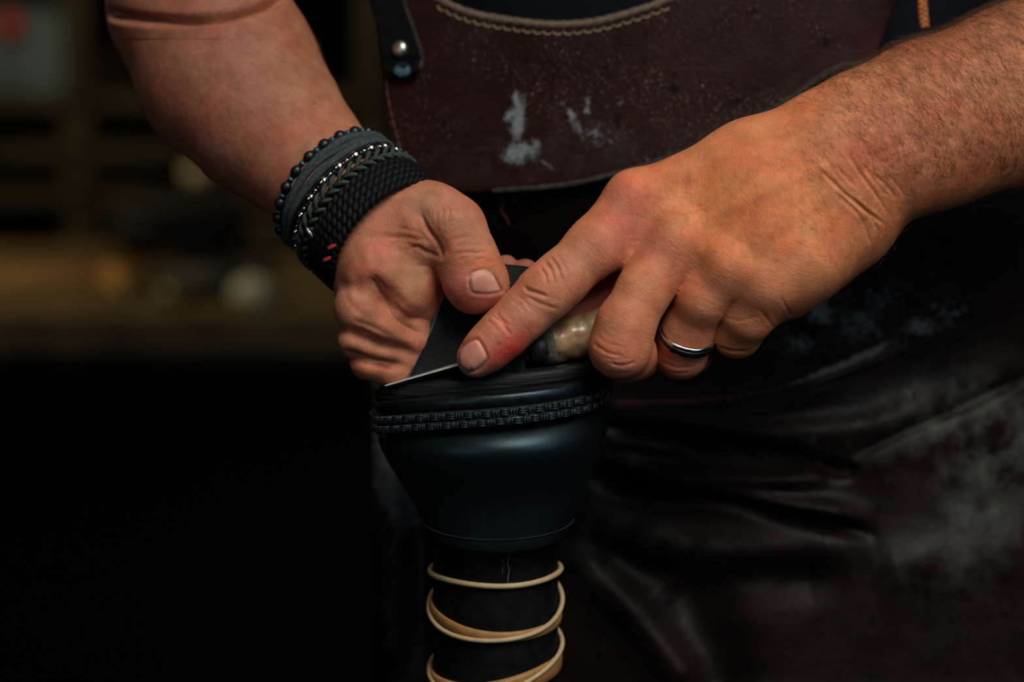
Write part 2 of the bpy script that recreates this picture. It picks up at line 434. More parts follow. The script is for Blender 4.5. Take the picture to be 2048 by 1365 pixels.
    def relax(s, uv, r, n):
        """even out the skin where two fingers meet"""
        i = np.nonzero(np.hypot(s.U[:, 0] - uv[0], s.U[:, 1] - uv[1]) < r)[0]; on = np.zeros(len(s.V), bool); on[i] = True
        F = s.F[on[s.F].any(1)]; e = np.concatenate([F[:, [0, 1]], F[:, [1, 2]], F[:, [2, 3]], F[:, [3, 0]]]); e = np.concatenate([e, e[:, ::-1]]); e = e[on[e[:, 0]]]
        ids, inv = np.unique(e[:, 0], return_inverse=True); cnt = np.bincount(inv)[:, None]
        for _ in range(n):
            A = np.stack([np.bincount(inv, s.V[e[:, 1], c]) for c in range(3)], 1) / cnt; s.V[ids] = s.V[ids] * .4 + A * .6
    def finish(s):
        # only flats of the skin move; fold depth fades on the silhouette
        s.V = s.V + s.N * (s.disp * K * np.clip(s.face * 3, 0, 1))[:, None]
        return s

# ------------------------------------------------------------------ strokes on the knife hand
SK_R = (0.54, 0.200, 0.088); SK_L = (0.43, 0.185, 0.105)
RED = (0.55, 0.12, 0.085); PINK = (0.56, 0.21, 0.16); DIRT = (0.10, 0.06, 0.045); BROWN = (0.30, 0.12, 0.05)
V, F = grow(0.85 * MM, (880, -40, -300), (2240, 800, 190), right_hand)
V, F = subdivide(V, F)
S = Skin(V, F, SK_R)
FRONT = (-20, 400)
for pts, dp, wd in (
    ([(1098, 511), (1115, 535), (1124, 566)], 4.0, 4.0), ([(1087, 522), (1102, 542), (1109, 573)], 5.0, 4.5), ([(1080, 535), (1091, 553), (1093, 573)], 4.5, 4.0),
    ([(1047, 568), (1056, 581), (1078, 588), (1098, 596)], 5.0, 5.0), ([(1051, 592), (1073, 604), (1100, 615), (1124, 619)], 2.5, 5.0), ([(1108, 505), (1128, 530), (1138, 560)], 2.0, 4.0),
    ([(981, 632), (999, 641), (1012, 658), (1023, 674)], 4.0, 4.0), ([(990, 625), (1005, 640), (1017, 653)], 3.0, 3.5), ([(972, 640), (985, 650), (998, 668)], 1.6, 4.0),
    ([(1020, 600), (1040, 612), (1052, 634)], 1.3, 3.5), ([(1030, 590), (1050, 603), (1064, 624)], 1.3, 3.5),
    ([(1182, 684), (1215, 706), (1252, 714)], 2.4, 4.0), ([(1215, 724), (1245, 732), (1276, 722)], 2.4, 3.6), ([(1190, 668), (1218, 688), (1255, 697)], 1.0, 3.6), ([(1200, 712), (1228, 720), (1262, 716)], 1.2, 3.4), ([(1210, 742), (1240, 748), (1270, 744)], 1.0, 3.4),
    ([(1318, 722), (1354, 736), (1390, 732)], 2.0, 3.6), ([(1335, 742), (1358, 748), (1382, 744)], 1.2, 3.4), ([(1432, 693), (1466, 703), (1500, 702)], 4.0, 3.6), ([(1440, 632), (1480, 642), (1525, 630)], 1.0, 4.0),
    ([(1516, 616), (1534, 638), (1550, 660)], 1.6, 4.0), ([(1558, 592), (1572, 614), (1584, 638)], 1.4, 4.0),
    ([(1630, 330), (1690, 388), (1735, 424), (1776, 456)], 4.5, 4.5), ([(1690, 300), (1721, 348), (1758, 399), (1778, 436)], 3.4, 4.0), ([(1720, 318), (1750, 363), (1785, 400)], 2.2, 3.6), ([(1640, 300), (1670, 345), (1700, 384)], 1.2, 3.5), ([(1760, 330), (1790, 365), (1815, 400)], 1.4, 3.5), ([(1700, 250), (1730, 290), (1745, 330)], 1.0, 4.0),
    ([(1660, 380), (1712, 424), (1736, 470), (1744, 505)], 2.4, 4.5), ([(1745, 345), (1772, 372), (1796, 402)], 2.6, 4.5), ([(1665, 330), (1690, 352), (1716, 380)], 2.0, 4.5), ([(1700, 390), (1742, 436), (1762, 474)], 2.4, 4.0)):
    S.crease(pts, dp * (.72 if wd < 6 else 1), wd * .85, wr=FRONT)
for pts, h, wd in (([(1290, 378), (1450, 318), (1680, 268)], 3.5, 16), ([(1376, 458), (1520, 385), (1700, 312)], 4.0, 15), ([(1468, 518), (1570, 445), (1710, 360)], 3.0, 15),
                   ([(1690, 232), (1660, 270), (1600, 300), (1560, 350)], 2.4, 9), ([(1600, 300), (1650, 345), (1640, 400)], 2.0, 8), ([(1960, 150), (1840, 220), (1700, 300)], 3.0, 26)):
    S.ridge(pts, h, wd, wr=FRONT)
S.bump((1398, 530), 24, 30, 0.6, -5, FRONT); S.bump((1310, 440), 26, 50, 0.6, -2, FRONT); S.bump((1485, 575), 22, 30, 0.6, -5, FRONT)
S.bump((1830, 330), 60, 40, 0.4, 5, FRONT); S.bump((1090, 556), 34, 26, 0.8, 3, FRONT)
# colour of the skin itself: reddened knuckles and fingertip, tanned back of the hand
for uv, r, c, a, r2, an in (((1262, 372), 46, RED, .6, 34, .6), ((1395, 540), 60, (0.42, 0.11, 0.08), .6, 40, .6), ((1240, 450), 50, (0.42, 0.14, 0.10), .6, 40, .9), ((1345, 520), 50, (0.42, 0.13, 0.09), .5, 30, .6), ((1450, 575), 60, (0.40, 0.15, 0.09), .5, 34, .5), ((1535, 600), 50, (0.42, 0.15, 0.09), .5, 40, .5), ((1330, 490), 60, PINK, .45, 60, 0), ((1250, 420), 40, PINK, .45, 60, .8), ((1420, 500), 70, (0.55, 0.22, 0.1), .6, 50, .5),
                           ((1500, 400), 190, (0.58, 0.215, 0.075), .75, 120, -.4), ((1800, 250), 170, (0.44, 0.18, 0.095), .6, 150, -.4), ((2000, 180), 130, (0.36, 0.15, 0.075), .6, 200, 0), ((1790, 310), 46, RED, .28, 30, .3),
                           ((1245, 735), 60, PINK, .6, 30, .2), ((1355, 742), 50, PINK, .6, 22, .1), ((1245, 630), 90, (0.48, 0.20, 0.115), .75, 100, 0), ((1390, 640), 70, (0.45, 0.19, 0.105), .7, 80, 0), ((1490, 640), 60, (0.45, 0.19, 0.105), .6, 60, 0),
                           ((1160, 530), 110, (0.47, 0.205, 0.125), .85, 70, 2.35), ((1030, 640), 100, (0.52, 0.215, 0.145), .85, 64, 2.35), ((1002, 706), 46, (0.60, 0.055, 0.05), .9, 22, -.5), ((1025, 702), 30, (0.58, 0.05, 0.045), .75, 16, -.6),
                           ((1035, 690), 60, RED, .35, 22, -.75), ((960, 745), 34, (0.55, 0.24, 0.19), .6, 24, -.4), ((975, 680), 26, (0.46, 0.2, 0.15), .5, 26, 0), ((1075, 547), 18, (0.40, 0.17, 0.13), .5, 18, 0)):
    S.paint(uv, r, c, a, FRONT if uv[0] < 1400 else (-400, 400), r2, an)
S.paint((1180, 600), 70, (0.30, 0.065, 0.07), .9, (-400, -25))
S.plate([(922, 695), (936, 685), (952, 679), (962, 690), (970, 705), (973, 718), (964, 732), (950, 742), (935, 744), (921, 736), (915, 720), (916, 706)], (0.60, 0.31, 0.25), [(914, 724), (924, 740), (945, 748), (958, 742)], (0.34, 0.33, 0.34))
S.line([(932, 748), (944, 740), (942, 733)], 2.2, DIRT, .8); S.line([(956, 742), (966, 733), (972, 720)], 2.2, DIRT, .6); S.line([(922, 694), (940, 682), (952, 678)], 2.2, BROWN, .7)
S.line([(996, 687), (1000, 687)], 3, DIRT, .8); S.line([(914, 722), (920, 738), (936, 751)], 4, (0.24, 0.26, 0.30), .7)
for i in range(420):      # freckles and pores on the back of the hand
    a, b = random.random(), random.random()
    u = 1290 + a * 500 + b * 60; v = 330 + (1 - a) * 60 + b * 230 - a * 80
    S.paint((u, v), 5 + 5 * random.random(), (0.30, 0.085, 0.028), .10 + .35 * random.random() ** 2, r2=2 + 1.5 * random.random(), ang=.5 + random.gauss(0, .4))
S.flow([[(1366, 420, 0), (1270, 400, 3), (1086, 590, 37), (952, 717, 28)], [(1362, 484, 48), (1298, 580, 58), (1242, 694, 50)], [(1456, 536, 66), (1364, 706, -44)], [(1528, 572, 66), (1474, 668, -14)], [(1420, 470, 30), (1700, 330, 10)], [(1700, 330, 10), (2200, 120, -100)]])
S.finish(); S.relax((1345, 580), 44, 20); SR = S

# ------------------------------------------------------------------ strokes on the gripping hand
V, F = grow(0.85 * MM, (170, -140, -560), (1100, 800, 110), left_hand)
V, F = subdivide(V, F)
S = Skin(V, F, SK_L)
FR = (-140, 400)
for pts, dp, wd in (
    ([(833, 405), (842, 432), (860, 469), (874, 492), (884, 526)], 9.0, 16.0), ([(840, 424), (846, 443), (861, 470), (874, 490), (883, 524)], 9.0, 5.0), ([(812, 502), (832, 494), (850, 503), (881, 521)], 3.0, 9.0), ([(820, 500), (836, 494), (850, 504), (880, 520)], 4.5, 4.0), ([(846, 446), (852, 462), (862, 480)], 3.0, 4.0), ([(752, 473), (800, 476), (845, 480), (868, 492)], 2.6, 6.0), ([(790, 455), (825, 462), (856, 476)], 2.2, 5.0),
    ([(770, 490), (800, 486), (830, 492)], 1.8, 5.0), ([(830, 535), (850, 532), (868, 534)], 1.5, 5.0),
    ([(904, 515), (923, 506), (954, 506), (984, 505)], 3.6, 4.0), ([(943, 523), (965, 519), (992, 528)], 2.6, 3.5), ([(898, 484), (930, 475), (972, 477)], 2.2, 4.5), ([(900, 497), (932, 490), (978, 491)], 1.4, 4.0), ([(912, 524), (935, 515), (960, 514)], 1.6, 3.5),
    ([(882, 412), (886, 424), (884, 440)], 2.2, 3.5), ([(893, 412), (898, 424), (896, 440)], 2.2, 3.5), ([(905, 412), (911, 424), (912, 436)], 2.0, 3.5), ([(872, 420), (874, 436), (870, 450)], 1.8, 3.5),
    ([(728, 545), (748, 570), (768, 600), (790, 632), (820, 655), (862, 680)], 12.0, 17.0), ([(752, 572), (768, 596), (786, 622), (816, 648), (858, 673)], 6.0, 4.5), ([(738, 552), (752, 574), (770, 606)], 3.0, 4.0), ([(772, 566), (796, 596), (822, 618), (852, 632)], 2.4, 9.0), ([(742, 546), (762, 566), (780, 590)], 1.8, 4.0),
    ([(682, 652), (702, 666), (732, 679), (794, 698), (840, 705)], 8.0, 12.0), ([(684, 652), (702, 664), (732, 677), (794, 697), (835, 703)], 5.0, 4.5), ([(712, 654), (745, 672), (780, 688), (824, 694)], 3.4, 4.5), ([(680, 698), (714, 714), (750, 724), (815, 732)], 7.0, 11.0), ([(684, 700), (714, 712), (750, 722), (805, 730)], 4.0, 4.0), ([(700, 716), (735, 730), (790, 742)], 2.0, 4.5), ([(696, 596), (712, 620), (745, 642)], 1.2, 6.0),
    ([(700, 640), (740, 652), (790, 676)], 2.5, 6.0), ([(760, 600), (775, 620), (790, 632)], 3.0, 5.0)):
    S.crease(pts, dp * (.6 if wd < 6 else 1), wd * (.85 if wd < 6 else 1), wr=FR)
S.crease([(190, 22), (245, 34), (300, 40), (380, 41), (470, 29), (580, -4)], 30, 9, .0, taper=.08, step=.25)
S.ridge([(720, 470), (735, 510), (742, 545)], 3.5, 14, FR); S.ridge([(760, 395), (830, 392), (890, 400)], 3, 10, FR); S.ridge([(700, 540), (706, 590), (712, 612)], 3, 10, FR)
S.bump((738, 545), 22, 18, .4, 4, FR); S.bump((760, 575), 16, 40, -.6, -5, FR); S.bump((912, 428), 30, 24, .4, 5, FR); S.bump((800, 620), 50, 18, .55, 3, FR)
for uv, r, c, a, r2, an in (((736, 548), 30, RED, .4, 24, .3), ((935, 588), 56, (0.56, 0.16, 0.12), .75, 34, .1), ((985, 596), 40, (0.40, 0.12, 0.09), .7, 26, .4), ((910, 560), 26, (0.55, 0.18, 0.15), .7, 40, 0), ((960, 528), 44, (0.44, 0.14, 0.05), .8, 18, .1), ((950, 500), 40, (0.47, 0.18, 0.1), .6, 20, 0),
                           ((900, 430), 60, (0.42, 0.21, 0.13), .6, 40, .7), ((835, 565), 50, (0.45, 0.235, 0.12), .7, 34, .5), ((872, 565), 18, RED, .5, 26, .3), ((700, 590), 40, PINK, .4, 34, 0), ((690, 640), 36, PINK, .35, 26, 0), ((760, 700), 80, (0.34, 0.145, 0.085), .7, 44, .3),
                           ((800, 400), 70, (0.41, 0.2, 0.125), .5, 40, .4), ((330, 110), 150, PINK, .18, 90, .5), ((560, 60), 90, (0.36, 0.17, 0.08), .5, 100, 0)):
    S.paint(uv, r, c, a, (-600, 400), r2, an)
S.paint((420, 130), 270, (0.31, 0.128, 0.080), .9, (-600, 400))  # forearm darkened: its shade is painted into the skin colour
for i in range(160):
    S.paint((random.uniform(220, 640), random.uniform(20, 380)), random.uniform(8, 26), random.choice([(0.38, 0.15, 0.10), (0.25, 0.105, 0.062), (0.36, 0.17, 0.11)]), random.uniform(.1, .3), (-600, 400))
S.paint((1035, 525), 60, (0.26, 0.10, 0.07), .9, (-300, -135))  # fingertips behind the strip: shade painted in as darker skin
S.plate([(940, 553), (950, 545), (966, 541), (982, 546), (992, 558), (1001, 576), (1002, 583), (985, 587), (966, 588), (946, 585), (941, 576), (939, 564)], (0.50, 0.24, 0.18), [(942, 585), (968, 590), (1002, 584)], (0.62, 0.46, 0.36), rim=3.0)
S.line([(940, 585), (939, 566), (943, 551)], 2.2, DIRT, .6); S.line([(990, 552), (998, 566), (1004, 583)], 2.4, DIRT, .7); S.line([(944, 588), (968, 591), (1000, 587)], 1.8, DIRT, .5); S.line([(944, 548), (966, 539), (984, 544)], 2.0, (0.66, 0.5, 0.42), .6)
S.line([(944, 556), (966, 549), (986, 556)], 5, (0.62, 0.42, 0.36), .5)
for i in range(260):
    u, v = random.uniform(680, 900), random.uniform(380, 720)
    S.paint((u, v), 3 + 5 * random.random(), random.choice([RED, (0.30, 0.12, 0.07), (0.50, 0.27, 0.17)]), .10 + .15 * random.random())
S.flow([[(840, 440, -30), (908, 458, 0), (935, 515, 5), (952, 575, 0)], [(752, 550, -6), (850, 600, -100)], [(718, 622, 0), (812, 672, -56)], [(714, 682, -12), (812, 715, -70)], [(738, 724, -34), (830, 735, -92)], [(740, 440, -88), (740, 540, -30)], [(740, 440, -88), (400, 0, -335)]])
S.finish(); SL = S

# ------------------------------------------------------------------ skin material
def skin_material():
    m, t, n, l, b = new_mat('skin')
    tc = n.new('ShaderNodeTexCoord'); at = n.new('ShaderNodeAttribute'); at.attribute_name = 'skin_colour'
    an = n.new('ShaderNodeAttribute'); an.attribute_name = 'nail'
    nz = n.new('ShaderNodeTexNoise'); nz.inputs['Scale'].default_value = 130; nz.inputs['Detail'].default_value = 8; nz.inputs['Roughness'].default_value = 0.65
    l.new(tc.outputs['Object'], nz.inputs['Vector'])
    mr = n.new('ShaderNodeMapRange'); mr.inputs['From Min'].default_value = 0.3; mr.inputs['From Max'].default_value = 0.7; mr.inputs['To Min'].default_value = 0.80; mr.inputs['To Max'].default_value = 1.2
    l.new(nz.outputs['Fac'], mr.inputs[0])
    mx = n.new('ShaderNodeVectorMath'); mx.operation = 'MULTIPLY'; l.new(at.outputs['Color'], mx.inputs[0]); l.new(mr.outputs[0], mx.inputs[1])
    bl_ = n.new('ShaderNodeTexNoise'); bl_.inputs['Scale'].default_value = 48; bl_.inputs['Detail'].default_value = 5; bl_.inputs['Roughness'].default_value = .7; l.new(tc.outputs['Object'], bl_.inputs['Vector'])
    br = n.new('ShaderNodeValToRGB'); l.new(bl_.outputs['Fac'], br.inputs[0]); br.color_ramp.elements[0].position = .38; br.color_ramp.elements[0].color = (1.04, 1.06, 1.04, 1); br.color_ramp.elements[1].position = .66; br.color_ramp.elements[1].color = (1.05, .76, .72, 1)
    m2 = n.new('ShaderNodeVectorMath'); m2.operation = 'MULTIPLY'; l.new(mx.outputs[0], m2.inputs[0]); l.new(br.outputs[0], m2.inputs[1])
    l.new(m2.outputs[0], b.inputs['Base Color'])
    b.inputs['Subsurface Weight'].default_value = 0.22; b.inputs['Subsurface Radius'].default_value = (1.0, 0.32, 0.16); b.inputs['Subsurface Scale'].default_value = 0.0028
    rr = n.new('ShaderNodeMapRange'); rr.inputs['To Min'].default_value = 0.52; rr.inputs['To Max'].default_value = 0.45; l.new(an.outputs['Fac'], rr.inputs[0]); l.new(rr.outputs[0], b.inputs['Roughness'])
    b.inputs['Specular IOR Level'].default_value = 0.30
    vo = n.new('ShaderNodeTexVoronoi'); vo.feature = 'DISTANCE_TO_EDGE'; vo.inputs['Scale'].default_value = 950
    wz = n.new('ShaderNodeTexNoise'); wz.inputs['Scale'].default_value = 420; wz.inputs['Detail'].default_value = 4; l.new(tc.outputs['Object'], wz.inputs['Vector'])
    l.new(tc.outputs['Object'], vo.inputs['Vector'])
    pw = n.new('ShaderNodeMath'); pw.operation = 'MINIMUM'; pw.inputs[1].default_value = 0.12; l.new(vo.outputs['Distance'], pw.inputs[0])
    ad = n.new('ShaderNodeMath'); ad.operation = 'MULTIPLY_ADD'; ad.inputs[1].default_value = 2.2; l.new(pw.outputs[0], ad.inputs[0]); l.new(wz.outputs['Fac'], ad.inputs[2])
    # fine lines across the fingers and the wrist
    aa = n.new('ShaderNodeAttribute'); aa.attribute_name = 'along'; mu = n.new('ShaderNodeMath'); mu.operation = 'MULTIPLY'; mu.inputs[1].default_value = 1.25; l.new(aa.outputs['Fac'], mu.inputs[0])
    vs = n.new('ShaderNodeVectorMath'); vs.operation = 'SCALE'; vs.inputs['Scale'].default_value = 130; l.new(tc.outputs['Object'], vs.inputs[0])
    cb = n.new('ShaderNodeCombineXYZ'); l.new(mu.outputs[0], cb.inputs[0]); va = n.new('ShaderNodeVectorMath'); va.operation = 'ADD'
    sx = n.new('ShaderNodeSeparateXYZ'); l.new(vs.outputs[0], sx.inputs[0]); l.new(sx.outputs[0], cb.inputs[1]); l.new(sx.outputs[2], cb.inputs[2])
    fw = n.new('ShaderNodeTexNoise'); fw.inputs['Scale'].default_value = 1.0; fw.inputs['Detail'].default_value = 3; fw.inputs['Roughness'].default_value = .6; fw.inputs['Distortion'].default_value = .35; l.new(cb.outputs[0], fw.inputs['Vector'])
    ab = n.new('ShaderNodeMath'); ab.operation = 'SUBTRACT'; ab.inputs[1].default_value = .5; l.new(fw.outputs['Fac'], ab.inputs[0]); a2 = n.new('ShaderNodeMath'); a2.operation = 'ABSOLUTE'; l.new(ab.outputs[0], a2.inputs[0])
    a3 = n.new('ShaderNodeMath'); a3.operation = 'MINIMUM'; a3.inputs[1].default_value = .11; l.new(a2.outputs[0], a3.inputs[0])
    fm = n.new('ShaderNodeAttribute'); fm.attribute_name = 'fine'; a5 = n.new('ShaderNodeMath'); a5.operation = 'MULTIPLY'; l.new(a3.outputs[0], a5.inputs[0]); l.new(fm.outputs['Fac'], a5.inputs[1])
    a4 = n.new('ShaderNodeMath'); a4.operation = 'MULTIPLY_ADD'; a4.inputs[1].default_value = 3.3; l.new(a5.outputs[0], a4.inputs[0]); l.new(ad.outputs[0], a4.inputs[2])
    inv = n.new('ShaderNodeMapRange'); inv.inputs['To Min'].default_value = 0.62; inv.inputs['To Max'].default_value = 0.05; l.new(an.outputs['Fac'], inv.inputs[0])
    bp = n.new('ShaderNodeBump'); bp.inputs['Distance'].default_value = 0.00045; l.new(inv.outputs[0], bp.inputs['Strength']); l.new(a4.outputs[0], bp.inputs['Height']); l.new(bp.outputs[0], b.inputs['Normal'])
    return m
M_skin = skin_material()

# ------------------------------------------------------------------ the person: arms and hands, upper arms, trunk
person = empty('person', PW(1400, 682, -1000) * np.array([1, 1, 0]), 'person with bare forearms trimming the sole of a black shoe with a knife', 'person')
def uparm(fld):      # upper arms and trunk inside the clothes, out of the picture
    f = fld.blank() + 0.3
    chain(fld, f, [(2400, 45, -165, 188), (2600, -30, -210, 208), (3000, -180, -330, 235), (2750, -1300, -800, 300), (2200, -1750, -900, 330)], 0.02)
    chain(fld, f, [(404, -300, -316, 190), (402, -520, -340, 215), (420, -1300, -750, 290), (700, -1750, -900, 330)], 0.02)
    chain(fld, f, [(700, -1750, -1000, 330), (2200, -1750, -1000, 330)], 0.03)
    chain(fld, f, [(1420, -1600, -1150, 540), (1420, -300, -1150, 520), (1420, 700, -1440, 520), (1420, 1300, -1520, 540)], 0.01, (ZC, 1.35))
    chain(fld, f, [(1420, -1700, -1000, 300), (1420, -2250, -900, 260)], 0.04)
    return f
Vb, Fb = grow(6 * MM, (-200, -2700, -2000), (3500, 2100, 260), uparm)
Vall = np.concatenate([SR.V, SL.V, Vb]); Fall = np.concatenate([SR.F, SL.F + len(SR.V), Fb + len(SR.V) + len(SL.V)])
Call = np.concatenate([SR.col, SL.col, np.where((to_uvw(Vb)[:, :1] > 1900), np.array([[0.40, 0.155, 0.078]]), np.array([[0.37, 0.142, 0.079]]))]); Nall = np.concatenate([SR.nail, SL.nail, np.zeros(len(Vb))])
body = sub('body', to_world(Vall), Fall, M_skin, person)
body['label'] = 'bare forearms and tanned hands with dirty fingernails'
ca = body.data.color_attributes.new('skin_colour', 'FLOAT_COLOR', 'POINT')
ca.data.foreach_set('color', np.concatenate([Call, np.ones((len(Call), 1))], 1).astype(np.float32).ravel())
na = body.data.attributes.new('nail', 'FLOAT', 'POINT'); na.data.foreach_set('value', Nall.astype(np.float32))
fi_ = body.data.attributes.new('fine', 'FLOAT', 'POINT'); fi_.data.foreach_set('value', np.concatenate([SR.fine, SL.fine, np.zeros(len(Vb))]).astype(np.float32))
al = body.data.attributes.new('along', 'FLOAT', 'POINT'); al.data.foreach_set('value', np.concatenate([SR.along, SL.along, np.zeros(len(Vb))]).astype(np.float32))

# hair on the forearms
def hairs(S, count, cond, flow, length, name, rad):
    w_ = cond(S.U); w_ = w_ * (S.face > -0.35); w_ = w_ / w_.sum()
    ids = np.random.choice(len(S.V), count, p=w_); V, F = [], []
    fl = np.array(flow, float)
    for i in ids:
        n = S.N[i]; g = fl + np.random.normal(0, .28, 3); g -= n * g.dot(n); g /= np.linalg.norm(g) + 1e-9
        L = length * (.5 + .8 * random.random()); p = S.V[i] - n * 0.0002; lift = .12 + .45 * random.random(); cur = np.random.normal(0, .25)
        sd = np.cross(n, g); o = len(V); m = 5
        for k in range(m):
            t = k / (m - 1); c = p + g * L * t + n * L * lift * t * (1.25 - .75 * t) + sd * cur * L * t * t; r = rad * (1 - .8 * t)
            for a in (0, 2.094, 4.189): V.append(c + (n * math.cos(a) + sd * math.sin(a)) * r)
            if k:
                for j in range(3): F.append((o + 3 * k - 3 + j, o + 3 * k - 3 + (j + 1) % 3, o + 3 * k + (j + 1) % 3, o + 3 * k + j))
    h = sub(name, to_world(np.array(V)), F, M_hair, person); tag(h, 'fine brown hair on the forearm', kind='stuff'); return h
M_hair = simple('arm_hair_brown', (0.07, 0.030, 0.014), .5)
hairs(SR, 8500, lambda U: np.clip((U[:, 0] - 1560) / 260, 0, 1) ** 1.3 * (U[:, 0] < 2150) * (.25 + .75 * (U[:, 1] < 360)), (-.5, .62, 0.1), .0085, 'arm_hair', .000045)
hairs(SR, 1500, lambda U: ((U[:, 0] > 1300) & (U[:, 0] < 1720) & (U[:, 1] < 520) & (U[:, 2] > -60)).astype(float), (.5, -.45, 0), .0022, 'arm_hair', .000028)
hairs(SL, 700, lambda U: ((U[:, 1] < 330) & (U[:, 1] > 40) & (U[:, 0] < 660)).astype(float), (.6, -.5, 0), .006, 'arm_hair', .00004)

# clothes out of the picture: the dark shirt with short sleeves and the trousers
M_shirt = simple('navy_cotton', (0.0035, 0.005, 0.009), .9, noise=.3, scale=240, bump=.3, spec=.08)
def shirt(fld):
    f = fld.blank() + 0.3
    chain(fld, f, [(3000, -320, -420, 290), (2750, -1300, -800, 350), (2200, -1750, -950, 380)], 0.01)
    chain(fld, f, [(395, -640, -420, 270), (420, -1300, -750, 340), (700, -1750, -950, 380)], 0.02)
    chain(fld, f, [(700, -1750, -1050, 380), (2200, -1750, -1050, 380)], 0.03)
    chain(fld, f, [(1400, -1500, -1120, 620), (1420, -300, -1080, 585), (1410, 200, -1090, 585), (1400, 700, -1420, 620), (1420, 1300, -1520, 620)], 0.015, (ZC, 1.28))
    return f
Vs, Fs = grow(8 * MM, (-300, -2500, -2300), (3700, 2200, -20), shirt)
sub('shirt', to_world(Vs), Fs, M_shirt, person)['label'] = 'dark navy short-sleeved shirt'
M_trouser = simple('dark_denim', (0.014, 0.016, 0.022), .9, noise=.3, scale=200)
tz = np.array(person.location); prt = []
for sx in (-1, 1):
    pth = smooth_path([(tz[0] + .05 + .075 * sx, tz[1] + .10, .93), (tz[0] + .05 + .08 * sx, tz[1] + .09, .75), (tz[0] + .05 + .085 * sx, tz[1] + .08, .45), (tz[0] + .05 + .09 * sx, tz[1] + .10, .06)], 6)
    prt.append(tube(pth, np.interp(np.linspace(0, 1, len(pth)), [0, .3, .6, 1], [.10, .085, .07, .065]), 20))
Vt, Ft = merge(prt); sub('trousers', Vt, Ft, M_trouser, person)['label'] = 'dark trousers'
M_boot = simple('dark_boot_leather', (0.012, 0.010, 0.009), .5)
for sx in (-1, 1):
    prof = tube(smooth_path([(tz[0] + .05 + .09 * sx, tz[1] + .15, .055), (tz[0] + .05 + .09 * sx, tz[1] + .08, .06), (tz[0] + .05 + .095 * sx, tz[1] - .02, .045), (tz[0] + .05 + .10 * sx, tz[1] - .09, .035)], 5), np.linspace(.05, .034, 16), 16, flat=(np.array([1.0, 0, 0]), .95))
    sub('work_boot', np.maximum(prof[0], [-9, -9, 0.0]), prof[1], M_boot, person)

